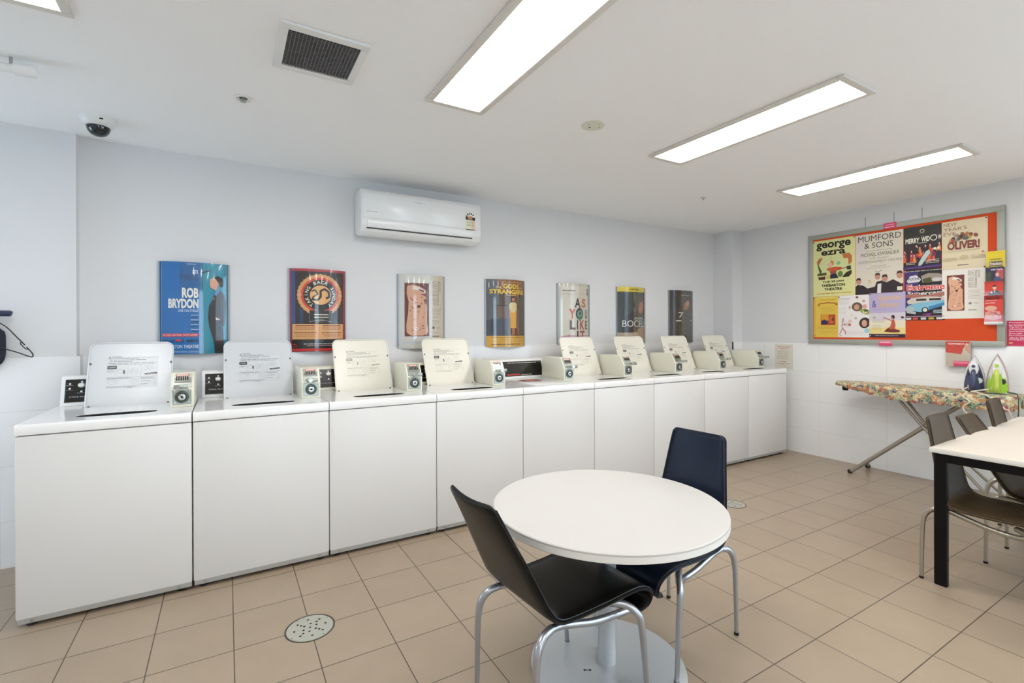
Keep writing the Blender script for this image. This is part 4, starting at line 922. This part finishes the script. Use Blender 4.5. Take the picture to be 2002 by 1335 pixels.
# pink signs and the small things round the board
PK = '#d8436c'
def sign(name, yl, yr, zb, zt, x, art, label, cat='sign', group=None, thick=.002):
    w, h = yl - yr, zt - zb; art.w, art.h = w, h
    o = art.build(name, None, lambda x_, y, d: Vector((-d, w / 2 - x_, y)), thick); o.location = (x, (yl + yr) / 2, zb)
    return tag(o, label, cat, group)
a = Art(.24, .2, '#c72c55')
for k, s_ in enumerate(('Posters,', 'brochures and', 'flyers are', 'displayed at', 'location by', 'South Australia\'s', 'largest passive', 'distribution', 'company.')): a.text(s_, .05, .05 + .085 * k, .05 + .052 * len(s_), .11 + .085 * k, '#f0d4dc', .02)
a.ell(.09, .88, .05, .03, '#e8a86c').rect(0, .95, 1, .97, '#e0607c')
sign('sign', 1.296, 1.05, 1.183, 1.382, XR - .002, a, 'pink sign with white lettering at the right edge, beside the noticeboard')
a = Art(.1, .05, PK); a.dashes(.15, .2, .9, .45, 1, '#f0b8c8', .7, .1, 2).dashes(.1, .55, .85, .85, 1, '#f4c8d4', .7, .1, 3)
sign('sign', 2.113, 2.013, 2.247, 2.303, XR - .0345, a, 'small pink label stuck on the top of the noticeboard frame', group='small pink labels on the noticeboard frame')
a = Art(.1, .05, PK); a.rect(.02, .05, .98, .5, '#e88aa4').dashes(.1, .2, .9, .4, 1, '#f4c8d4', .7, .1, 5)
sign('sign', 2.152, 2.049, 1.164, 1.212, XR - .0345, a, 'small pink label stuck on the bottom of the noticeboard frame', group='small pink labels on the noticeboard frame')
t = thing('leaflet_holder', 'clear wall holder below the noticeboard holding one leaflet', 'leaflet holder', (XR - .034, 1.58, 1.00))
m = MB(); m.box(-.022, -.020, -.085, .085, 0, .12, M_CLEAR).box(-.022, 0, -.085, .085, -.002, 0, M_CLEAR).box(-.002, 0, -.085, .085, 0, .22, M_CLEAR).box(-.022, 0, -.087, -.085, 0, .12, M_CLEAR); m.build('holder_body', t)
a = Art(.10, .042, PK); a.rect(.03, .08, .97, .5, '#e8829c').line([(-.2, .3), (0, .3)], .001, '#6a3a44'); o = a.build('holder_label', t, lambda x, y, d: Vector((-.0225 - d, .025 - x, .01 + y)), .0006)
a = Art(.16, .21, '#cfc0aa'); a.poly([(0, 0), (1, 0), (.9, .1), (.72, .25), (.66, .45), (.62, .5), (.3, .47), (0, .44)], '#c8483a').poly([(.75, .12), (1, .05), (1, .5), (.8, .35)], '#c9a08c').text('CONNECT A', .1, .05, .9, .12, '#f4e4dc', .03)
rnd = random.Random(5)
for k in range(10): a.line([(.05 + .6 * rnd.random(), .1 + .35 * rnd.random()), (.1 + .6 * rnd.random(), .12 + .33 * rnd.random())], .0015, '#d4614f', k > 0)
leaflet(1.660, 1.500, 1.004, 1.213, .012, a, 'red and beige CONNECT leaflet in the holder below the noticeboard', group=None)
for y, lab in ((2.276, 'thin grey hook above the noticeboard, leftmost of three'), (2.044, 'thin grey hook above the middle of the noticeboard, near the pink label'), (1.835, 'thin grey hook above the noticeboard, rightmost of three')):
    m = MB(); m.box(-.004, 0, -.004, .004, 0, .092, M_PLASTG); m.box(-.008, 0, -.006, .006, .086, .094, M_PLASTG)
    o = m.build('hook', None); o.location = (XR, y, 2.300); tag(o, lab, 'hook', 'hooks above the noticeboard')
a = Art(.2, .28, '#e2dccd')
a.text('ATTENTION RESIDENTS', .14, .08, .86, .125, '#c46a66', .02).text('PLEASE NOTE', .28, .155, .74, .195, '#c46a66', .02).dashes(.14, .25, .86, .62, 9, '#a8a596', .4, .25, 3).dashes(.32, .68, .66, .72, 1, '#c47a70', .7, .05, 4).dashes(.14, .76, .9, .80, 1, '#b09a86', .6, .05, 5).dashes(.3, .83, .6, .86, 1, '#c49080', .6, .05, 6)
sign('notice', 3.164, 2.966, .885, 1.156, XR - .0115, a, 'laminated paper notice with red heading taped to the tiles beside the last washing machine', 'notice', None, .0006)

# ================================================================== floor drains
def drain(x, y, r, label):
    t = thing('floor_drain', label, 'floor drain', (x, y, 0), 0, 'round floor drain covers')
    MB().lathe([(r, 0), (r, .002), (r * .955, .0025), (r * .95, .0006), (0, .0006)], (0, 0, 0), mat('drain_rim', '#5c5a50', .4, metal=.6), n=48).build('drain_rim', t)
    dcov = MB().lathe([(0, .0022), (r * .92, .0022), (r * .93, .0012), (r * .93, .0007)], (0, 0, 0), mat('drain_cover', '#b3b3a8', .4, metal=.35), n=48)
    m = dcov
    P = [(0, 0)] + [(.28 * math.cos(a * PI / 3 + .3), .28 * math.sin(a * PI / 3 + .3)) for a in range(6)] + [(.62 * math.cos(a * PI / 4), .62 * math.sin(a * PI / 4)) for a in range(8)] + [(.44 * math.cos(a * PI / 2 + .8), .44 * math.sin(a * PI / 2 + .8)) for a in range(4)]
    for px, py in P: m.lathe([(0, .0027), (r * .05, .0027)], (px * r, py * r, 0), M_DARK, n=12)
    for a in range(4): m.lathe([(0, .0027), (r * .025, .0027)], (.86 * r * math.cos(a * PI / 2 + .5), .86 * r * math.sin(a * PI / 2 + .5), 0), M_DARK, n=8)
    m.build('drain_cover', t)
drain(.314, 2.303, .104, 'round perforated floor drain cover in front of the second washing machine')
drain(3.295, 2.292, .088, 'round perforated floor drain cover partly behind the chair with the bluish sheen')

# ================================================================== tables
t = thing('round_table', 'round white cafe table on a silver pedestal', 'table', (1.289, 1.452, 0))
m = MB(); m.lathe([(0, .639), (.443, .639), (.447, .636), (.447, .634)], (0, 0, 0), M_LAM, n=96); m.lathe([(.447, .634), (.4475, .632), (.447, .630)], (0, 0, 0), M_PLY, n=96)
m.lathe([(.447, .630), (.447, .609), (.443, .606), (0, .606)], (0, 0, 0), M_EDGE, n=96); m.build('tabletop', t, 25)
m = MB(); m.lathe([(0, 0), (.297, 0), (.300, .004), (.299, .008), (.293, .010), (0, .012)], (0, 0, 0), M_BASE, n=80); m.build('base_plate', t, 25)
MB().lathe([(.036, .010), (.0355, .59), (0, .59)], (0, 0, 0), M_BASE, n=32).build('pedestal', t)
MB().box(-.16, .16, -.16, .16, .592, .606, M_BLKMET, .003).build('mounting_plate', t)
m = MB(); m.tube([(-.112, .007, .0112), (-.106, .003, .0112)], .0034, M_DARK, 8, smooth=1); m.tube([(-.094, -.004, .0112), (-.088, -.008, .0112)], .0034, M_DARK, 8, smooth=1); m.tube([(-.106, .003, .0112), (-.094, -.004, .0112)], .0014, M_DARK, 6, smooth=1)
m.build('screw_mark', t)

t = thing('dining_table', 'long cream-topped table with black metal frame at the right edge', 'table', (3.135, 1.058, 0), math.radians(1.6))
L_, D_ = 1.63, .85; zt = .705
m = MB(); m.box(0, L_, -D_, 0, zt - .024, zt - .0015, M_EDGE, .003); m.box(.001, L_ - .001, -D_ + .001, -.001, zt - .003, zt, M_LAM2, .001, 1); m.build('tabletop', t)
m = MB(); zr = zt - .0245
m.box(.02, .06, -D_ + .06, -.06, zr - .045, zr, M_BLKMET); m.box(L_ - .06, L_ - .02, -D_ + .06, -.06, zr - .045, zr, M_BLKMET)
m.box(.06, L_ - .06, -.06, -.02, zr - .045, zr, M_BLKMET); m.box(.06, L_ - .06, -D_ + .02, -D_ + .06, zr - .045, zr, M_BLKMET); m.build('frame', t)
for lx, ly in ((.015, -.012), (L_ - .070, -.012), (.015, -D_ + .067), (L_ - .070, -D_ + .067)):
    pts = [(lx, ly - .055), (lx, ly - .012), (lx + .004, ly - .004), (lx + .012, ly), (lx + .055, ly), (lx + .055, ly - .03), (lx + .048, ly - .047), (lx + .030, ly - .055)]
    MB().prism(pts, 'z', 0, zr, M_BLKMET, .0015, 1).build('leg', t)

# ================================================================== chairs
def chair(label, x, y, ang, zt=.85, xt=0.0, xb=.086, leath=None, tube=None, group='black leatherette chairs with silver tube legs', piping='#191919'):
    """stacking chair: one bent padded shell on two bent tube side frames; x forward, origin between the rear feet"""
    leath = leath or M_LEATH; tube = tube or M_TUBE
    t = thing('chair', label, 'chair', (x, y, 0), ang, group)
    zb = .405; xf = .508
    mid = (xt * .55 + xb * .45, zt - .22)
    ctrl = [(xt, zt), (xt + (xb - xt) * .12 / (zt - .45), zt - .12), (xt + (xb - xt) * (zt - .60) / (zt - .45), .60), (xt + (xb - xt) * (zt - .485) / (zt - .45) - .002, .485), (xb + .004, .442), (xb + .034, .413), (xb + .090, .401), (.30, .402), (.40, .408), (.462, .404), (xf, .383), (xf + .014, .352), (xf - .002, .322), (xf - .045, .305)]
    wid = [.138, .152, .168, .181, .187, .188, .188, .190, .193, .193, .190, .184, .176, .166]
    P = catmull([(a, 0, b) for a, b in ctrl], 14)
    _e = [P[0].lerp(P[1], q) for q in (.0, .12, .3, .6)]; P = _e + P[1:]; n = len(P)
    def W_(k):
        q = max(0, (k - 3)) / (n - 4) * (len(wid) - 1); i = min(int(q), len(wid) - 2); f = q - i; return wid[i] * (1 - f) + wid[i + 1] * f
    rings = []; edgeL = []; th0 = .0105; M_ = 10
    dist = [0]
    for k in range(1, n): dist.append(dist[-1] + (P[k] - P[k - 1]).length)
    tot = dist[-1]
    for k, p in enumerate(P):
        tg = (P[min(k + 1, n - 1)] - P[max(k - 1, 0)]).normalized(); nr = Vector((-tg.z, 0, tg.x))        # towards the sitter
        if nr.dot(Vector((1, 0, 1))) < 0 and k < n * .75: nr = -nr
        rc = .024; d = dist[k]; w = W_(k)
        if d < rc: w -= rc - math.sqrt(max(0, rc * rc - (rc - d) ** 2))
        if tot - d < rc: w -= rc - math.sqrt(max(0, rc * rc - (rc - (tot - d)) ** 2))
        th = th0 * (1 if d > .012 else .45 + .55 * math.sqrt(d / .012))
        conc = .013 * .5 * (1 + math.cos(PI * min(1, d / .42)))
        ring = []
        for s_, sg in (('f', 1), ('b', -1)):
            for j in range(M_ + 1):
                q = -1 + 2 * j / M_
                if sg < 0: q = -q
                yy = q * (w - th * .6)
                ed = 1 - abs(q) ** 8 * .35
                off = conc * (q * q) * 1.0 - conc * .4
                ring.append(p + Vector((0, yy, 0)) + nr * (sg * th * ed + off))
            yy = sg * w; off = conc - conc * .4
            ring.append(p + Vector((0, sg * w, 0)) + nr * off)
        rings.append(ring)
        edgeL.append((p, nr, w, th, conc))
    MB().loft(rings, leath).build('seat_shell', t, 60)
    # piping round the front face
    mp = mat('piping_' + piping[1:], piping, .4)
    def edge_pt(k, q):
        p, nr, w, th, cc = edgeL[k]
        return p + Vector((0, q * (w - .0075), 0)) + nr * (th * .88 + cc * q * q - cc * .4)
    k0 = next(k for k in range(n) if dist[k] > .016); ks = [k for k in range(k0, n - 14, 5)]
    line = [edge_pt(k, 1) for k in ks[::-1]] + [edge_pt(k0, 1 - 2 * j / 12) for j in range(1, 12)] + [edge_pt(k, -1) for k in ks]
    MB().tube(line, .0019, mp, 6, smooth=1).build('piping', t)
    # side frames
    for sg in (1, -1):
        yr, yf = .176 * sg, .214 * sg
        rear = [(0.0, yr, .006), (.002, yr * .99, .19), (.005, yr * .975, .295), (.016, yr * .955, .345), (.042, yr * .915, .374), (.078, yr * .875, .383)]
        rail = [(.076, yr * .876, .383), (.12, yr * .862, .378), (.18, yr * .86, .362), (.26, yr * .87, .343), (.34, yr * .90, .337), (.405, yf * .84, .348)]
        front = [(.350, yf * .66, .372), (.392, yf * .80, .365), (.420, yf * .93, .340), (.433, yf * .975, .300), (.448, yf * .99, .16), (.462, yf, .006)]
        for nm, pth, rr in (('leg', rear, lambda q: .0085 + .0050 * min(1, q * 1.5)), ('leg', front, lambda q: .0135 - .0048 * max(0, (q - .5) / .5)), ('side_rail', rail, lambda q: .0125)):
            lg = MB().tube(pth, rr, tube, 14, smooth=6).build(nm, t)
            if nm == 'leg':
                fx, fy = (pth[0][0], pth[0][1]) if nm == 'leg' and pth is rear else (pth[-1][0], pth[-1][1])
                MB().lathe([(0, 0), (.0095, 0), (.0102, .004), (.0100, .012), (0, .012)], (fx, fy, 0), M_RUBBER, n=14).build('foot_cap', lg)
    for px in (.12, .33):
        MB().tube([(px, -.132, .382), (px, 0, .386), (px, .132, .382)], .007, tube, 10, smooth=4).build('cross_bar', t)
    return t
M_LEATH_SHEEN = mat('warm_sheen_leatherette', '#46361f', 0.5, spec=.25, bump=.1, bscale=400)  # black leatherette with a warm lamp reflection put into its colour
chair('black leatherette chair turned away from the camera, left of the round white table', .7838, 1.388, .0693, .796, -.135, .052)
chair('black leatherette chair with a bluish sheen on its back, behind the round white table', 1.881, 1.480, 3.2113, .849, 0.0, .086, leath=mat('blue_sheen_leatherette', '#071328', 0.36, spec=.28, bump=.15, bscale=500))  # blue reflected sheen is put into the leather colour
chair('dark chair at the near left corner of the long cream table', 3.344, 1.104, -1.553, .850, 0.0, .086, tube=M_TUBE_WARM, leath=M_LEATH_SHEEN)
chair('dark chair leaning back most, middle of the three behind the long table', 3.850, .985, -1.57, .797, -.150, .075, tube=M_TUBE_WARM, leath=M_LEATH_SHEEN)
chair('dark chair farthest along the long cream table, below the green iron', 4.290, 1.115, -1.50, .862, -.010, .086, tube=M_TUBE_WARM, leath=M_LEATH_SHEEN)

# ================================================================== ironing board, irons
t = thing('ironing_board', 'ironing board with colourful floral cover standing along the tiled right wall', 'ironing board', (5.08, 1.80, 0))
m_fl = bpy.data.materials.new('floral_cloth'); m_fl.use_nodes = True; nt = m_fl.node_tree; b = nt.nodes['Principled BSDF']; b.inputs['Roughness'].default_value = .85
tc = nt.nodes.new('ShaderNodeTexCoord')
def vor(scale, feat='F1'):
    v = nt.nodes.new('ShaderNodeTexVoronoi'); v.inputs['Scale'].default_value = scale; v.feature = feat
    nz = nt.nodes.new('ShaderNodeTexNoise'); nz.inputs['Scale'].default_value = scale * .9
    mx = nt.nodes.new('ShaderNodeVectorMath'); mx.operation = 'MULTIPLY_ADD'; nt.links.new(nz.outputs['Color'], mx.inputs[0]); mx.inputs[1].default_value = (.7 / scale,) * 3; nt.links.new(tc.outputs['Object'], mx.inputs[2]); nt.links.new(mx.outputs[0], v.inputs['Vector'])
    return v
def ramp(src, stops, const=True):
    r = nt.nodes.new('ShaderNodeValToRGB'); r.color_ramp.interpolation = 'CONSTANT' if const else 'LINEAR'
    while len(r.color_ramp.elements) < len(stops): r.color_ramp.elements.new(.5)
    for e, (p, c) in zip(r.color_ramp.elements, stops): e.position = p; e.color = lin(c)
    nt.links.new(src, r.inputs[0]); return r.outputs[0]
v1 = vor(31); sp = nt.nodes.new('ShaderNodeSeparateColor'); nt.links.new(v1.outputs['Color'], sp.inputs[0])
big = ramp(sp.outputs[0], ((0, '#cfc39a'), (.20, '#5f8a70'), (.34, '#c98a5a'), (.46, '#d8cfae'), (.58, '#31456e'), (.70, '#b0583c'), (.80, '#7fae94'), (.90, '#d8c48a'), (.96, '#a84a56')))
v2 = vor(120); sp2 = nt.nodes.new('ShaderNodeSeparateColor'); nt.links.new(v2.outputs['Color'], sp2.inputs[0])
small = ramp(sp2.outputs[1], ((0, '#dccfa6'), (.25, '#8a5a3c'), (.38, '#3f6a54'), (.52, '#e6dcc0'), (.68, '#2c3a4e'), (.80, '#c27a4c'), (.92, '#e2d6b6')))
mx = nt.nodes.new('ShaderNodeMix'); mx.data_type = 'RGBA'; mx.inputs['Factor'].default_value = .38; nt.links.new(big, mx.inputs['A']); nt.links.new(small, mx.inputs['B']); nt.links.new(mx.outputs['Result'], b.inputs['Base Color'])
# outline of the board in plan: nose at +y
yl, yr_ = .615, -.64
def halfw(y):
    q = (yl - y) / (yl - yr_)
    if q < .06: return .085 * math.sqrt(max(0.0, 1 - (1 - q / .06) ** 2)) + .02
    w = .105 + .085 * min(1, (q - .06) / .42) ** .75
    if q > .93: w *= math.sqrt(max(.05, 1 - ((q - .93) / .075) ** 2))
    return w
N = 90; ys = [yl + (yr_ - yl) * i / N for i in range(N + 1)]
rnd = random.Random(12); ph = [rnd.random() * 6 for _ in range(8)]
def wr(y, s): return .0022 * math.sin(38 * y + ph[s]) + .0016 * math.sin(71 * y + ph[s + 2]) + .0014 * math.sin(113 * y + ph[s + 4])
rings = []; ZT = .826
for i, y in enumerate(ys):
    w = halfw(y); q = i / N; ring = []
    sk = .035 + .078 * min(1, max(0, (q - .05) / .35)) ** .8 if q > .05 else .035
    zt_ = ZT + .004 * math.sin(q * PI) - .006 * q
    for s_ in range(13):
        u = -1 + s_ / 6; ring.append((u * w * .97, y, zt_ - .006 * abs(u) ** 6 + (.0012 * math.sin(24 * u + 9 * y) if 0 < s_ < 12 else 0)))
    for sg in (1, -1):
        es = [(w + .004 + wr(y, 0) * .4, zt_ - .018), (w + .006 + wr(y, 1), zt_ - sk * .6), (w - .002 + wr(y, 2) * 1.4, zt_ - sk + wr(y, 3) * 1.2), (w - .03, zt_ - sk + .01)]
        if sg > 0: ring += [(a_, y, z_) for a_, z_ in es] + [(.0, y, zt_ - .022)]
        else: ring += [(-a_, y, z_) for a_, z_ in es[::-1]]
    rings.append(ring)
MB().loft(rings, m_fl).build('board_cover', t, 70)
MB().lathe([(0, -.03), (.022, -.03), (.026, -.01), (.022, .02), (0, .02)], (-.02, yl - .075, ZT - .055), M_RUBBER, n=16).build('nose_cap', t)
IB = mat('ironing_board_tube', '#9c9487', .35, metal=.6)
pv = (-.03, -.075, .50)
def tb(name, pts, r, mt=IB): return MB().tube(pts, r, mt, 14, smooth=1).build(name, t)
lg = tb('leg', [(-.165, .430, .019), (-.062, -.075, .50), (-.055, -.345, .745)], .017)
lg2 = tb('foot_stay', [(.165, .430, .019), (-.139, .304, .139)], .010)
for o_, sx in ((lg, -.165), (lg2, .165)): MB().lathe([(0, -.022), (.016, -.020), (.019, 0), (.016, .012), (0, .014)], (sx, .438, .019), M_RUBBER, 'y', 16).build('foot_cap', o_)
lg = tb('leg', [(-.085, .125, .755), (-.080, -.075, .50), (-.215, -.560, .016)], .011)
lg2 = tb('leg', [(.0, .105, .755), (-.005, -.075, .50), (.03, -.560, .016)], .011)
tb('foot_bar', [(-.235, -.560, .014), (.10, -.545, .014)], .013, mat('white_tube', '#d9d4c8', .4))
tb('pivot', [(-.095, -.075, .50), (.055, -.075, .50)], .007)
MB().tube([(-.118, -.19, .385), (-.155, -.325, .25)], .021, mat('wrapped_tape', '#e4dfd4', .7, bump=.4, bscale=90), 14, smooth=1).build('tape_wrap', t)

def iron(x, y, z, h, w, rz, label, body, window_c, panel, accent, sole):
    """iron standing on its heel; soleplate faces the wall (+x), handle faces the room (-x); tip up"""
    t = thing('iron', label, 'iron', (x, y, z), rz, 'steam irons standing on the ironing board')
    def hw_(q): # half width at height fraction q, teardrop
        return w * (.5 if q < .18 else .5 * max(0.0, 1 - ((q - .18) / .82) ** 2.1))
    def rows(x0, sc, dz=0.0):
        P = []
        for i in range(21): q = i / 20; P.append((hw_(q) * sc, q * h + dz))
        return P
    def slab(name, xa, xb, sca, scb, mt, hs=1.0, z0=0.0, parent=t):
        rings = []
        for xx, sc, k in ((xa, sca * .93, .985), (xa - .003 if xb < xa else xa + .003, sca, 1), (xb, scb, .995), (xb - .003, scb * .9, .97)):
            pr = rows(0, sc); ring = [(xx, a_, z0 + b_ * k * hs) for a_, b_ in pr] + [(xx, -a_, z0 + b_ * k * hs) for a_, b_ in pr[::-1][1:]]
            rings.append(ring)
        return MB().loft(rings, mt).build(name, parent, 50)
    slab('soleplate', .058, .048, 1.0, 1.0, sole)
    slab('skirt', .047, .030, .99, .93, panel, .985)
    slab('body', .029, -.004, .86, .62, body, .93)
    tk = slab('water_tank', .012, -.012, .90, .52, window_c, .66, .004)
    MB().tube([(-.002, 0, .012), (-.040, 0, .020), (-.056, 0, .050), (-.055, 0, h * .40), (-.046, 0, h * .50), (-.020, 0, h * .58), (.01, 0, h * .62)], lambda q: .0115 + .004 * math.sin(q * PI), accent, 14, smooth=5).build('handle', t)
    hp = MB().loft([[(-.002 - .026 * k, sy * (.027 - .006 * k), zz) for sy, zz in ((-.9, h * .50), (-1.1, h * .62), (-.85, h * .78), (0, h * .95 - .02 * k), (.85, h * .78), (1.1, h * .62), (.9, h * .50), (0, h * .46))] for k in (0, 1)], M_PLAST).build('control_head', t, 50)
    MB().lathe([(0, -.006), (.011, -.006), (.012, 0), (0, 0)], (-.028, 0, h * .70), window_c, 'x', 20).build('steam_dial', hp)
    MB().lathe([(0, -.008), (.021, -.008), (.023, 0), (0, 0)], (-.006, -w * .22, h * .30), mat('dial_dark', '#3a3a34', .4) if body != M_NAVY else panel, 'x', 20).build('temperature_dial', t)
    MB().box(.0, .058, -w * .42, w * .42, -.001, .010, body, .003).build('heel', t)
    MB().tube([(-.004, w * .16, .012), (-.02, w * .22, .02), (-.03, w * .24, .045)], .004, M_PLAST, 8).build('cord_guard', t)
    return t
M_NAVY = mat('navy_plastic', '#2c3350', .3); M_NAVYW = mat('navy_tank', '#3d4468', .12, coat=.5)
M_LIME = mat('lime_plastic', '#8fb52c', .3); M_LIMEW = mat('lime_tank', '#a3cf2e', .12, coat=.5)
iron(5.05, 1.420, .832, .278, .128, .19, 'navy blue and white steam iron standing upright on the ironing board', M_NAVY, M_NAVYW, mat('iron_rim_white', '#e0e2e6', .3), M_NAVYW, mat('soleplate_grey', '#9a9a9c', .25, metal=.8))
iron(5.05, 1.288, .829, .300, .126, .19, 'lime green and white steam iron standing upright at the right end of the ironing board', M_PLAST, M_LIMEW, mat('iron_rim_pink', '#b8a298', .3), mat('pale_lime_plastic', '#c0cc58', .3), mat('soleplate_brown', '#8a6f66', .3, metal=.6))
cw = mat('cord_cream', '#dccfb8', .6); cg = mat('cord_green', '#27442c', .6)
c1 = MB().tube([(5.02, 1.452, .857), (4.93, 1.455, .84), (4.905, 1.42, .835), (4.88, 1.435, .80), (4.868, 1.395, .765), (4.872, 1.43, .725), (4.868, 1.425, .69), (4.88, 1.395, .655), (4.87, 1.405, .60), (4.90, 1.43, .35), (4.95, 1.46, .02), (5.0, 1.50, .006)], .0052, cw, 8, smooth=6)
tag(c1.build('power_cord'), 'cream power cord hanging from the navy iron over the front of the ironing board', 'power cord', 'iron power cords')
c2 = MB().tube([(5.02, 1.325, .856), (4.93, 1.40, .838), (4.90, 1.36, .838), (4.88, 1.29, .815), (4.872, 1.235, .77), (4.868, 1.20, .735), (4.875, 1.18, .720), (4.90, 1.16, .60), (4.93, 1.14, .20), (5.0, 1.12, .006)], .0050, cw, 8, smooth=6)
tag(c2.build('power_cord'), 'cream power cord looping over the end of the ironing board beside the green iron', 'power cord', 'iron power cords')
c3 = MB().tube([(5.12, 1.27, .842), (5.04, 1.215, .842), (4.99, 1.165, .835), (4.955, 1.15, .78), (4.950, 1.148, .72), (4.955, 1.150, .60), (4.95, 1.11, .3), (5.05, 1.08, .006)], .0035, cg, 8, smooth=6)
tag(c3.build('power_cord'), 'thin dark green cord hanging off the right end of the ironing board', 'power cord', 'iron power cords')

# ================================================================== far left: rail, hanger, bag
t = thing('clothes_rail', 'wall rail with a navy blue end cap at the left edge of the photo', 'rail', (-1.02, 3.70, 1.421))
MB().tube([(-1.2, 0, 0), (-.045, 0, 0)], .012, M_CHROME, 16, smooth=1).build('rail_tube', t)
MB().tube([(-.052, 0, 0), (-.016, 0, 0), (-.004, 0, -.001), (0, 0, -.002)], lambda q: .0165 * math.sqrt(max(.03, 1 - max(0, (q - .4) / .6) ** 2)), M_NAVY, 18, smooth=5).build('end_cap', t)
for xx in (-.14, -1.1): MB().tube([(xx, 0, 0), (xx, .05, 0), (xx, .100, 0)], .009, M_CHROME, 10, smooth=1).build('bracket', t)
hm = mat('hanger_black', '#0e0e12', .35)
m = MB(); hx, hz, hy = -1.165, 1.405, 3.70
m.tube([(hx, hy, hz + .036), (hx + .018, hy, hz + .030), (hx + .022, hy, hz + .012), (hx, hy, hz - .004), (hx, hy, hz - .020)], .0028, hm, 8, smooth=5)
for sg in (1, -1):
    m.tube([(hx, hy, hz - .018), (hx + sg * .10, hy, hz - .040), (hx + sg * .165, hy, hz - .118), (hx + sg * .196, hy, hz - .160)], .0032, hm, 8, smooth=4)
    m.tube([(hx + sg * .180, hy, hz - .143), (hx + sg * .178, hy, hz - .153), (hx + sg * .198, hy, hz - .180), (hx + sg * .207, hy, hz - .182), (hx + sg * .204, hy, hz - .170)], .0026, hm, 8, smooth=4)
    m.tube([(hx + sg * .203, hy, hz - .172), (hx + sg * .222, hy, hz - .200), (hx + sg * .228, hy, hz - .216), (hx + sg * .219, hy, hz - .226), (hx + sg * .15, hy, hz - .193), (hx, hy, hz - .135)], .0031, hm, 8, smooth=4)
tag(m.build('clothes_hanger'), 'black plastic clothes hanger hanging from the wall rail at left', 'hanger')
rings = []
for i in range(17):
    q = i / 16; z = 1.392 - .285 * q; w = .155 * (1 - (2 * q - 1) ** 4 * .35) * (1 - .0 * q); w = max(.02, w * (math.sin(min(1, q * 3 + .15) * PI / 2)) * (1 if q < .85 else math.sqrt(max(.05, 1 - ((q - .85) / .17) ** 2))))
    rings.append([(-1.207 + w * math.cos(a_ * PI / 10), 3.725 + .022 * math.sin(a_ * PI / 10), z) for a_ in range(20)])
bagm = MB().loft(rings, mat('navy_cloth', '#161a2b', .7, bump=.3, bscale=120)).build('hanging_bag', None, 60)
tag(bagm, 'dark navy rounded cloth bag hanging at the left edge, behind the black hanger', 'bag')
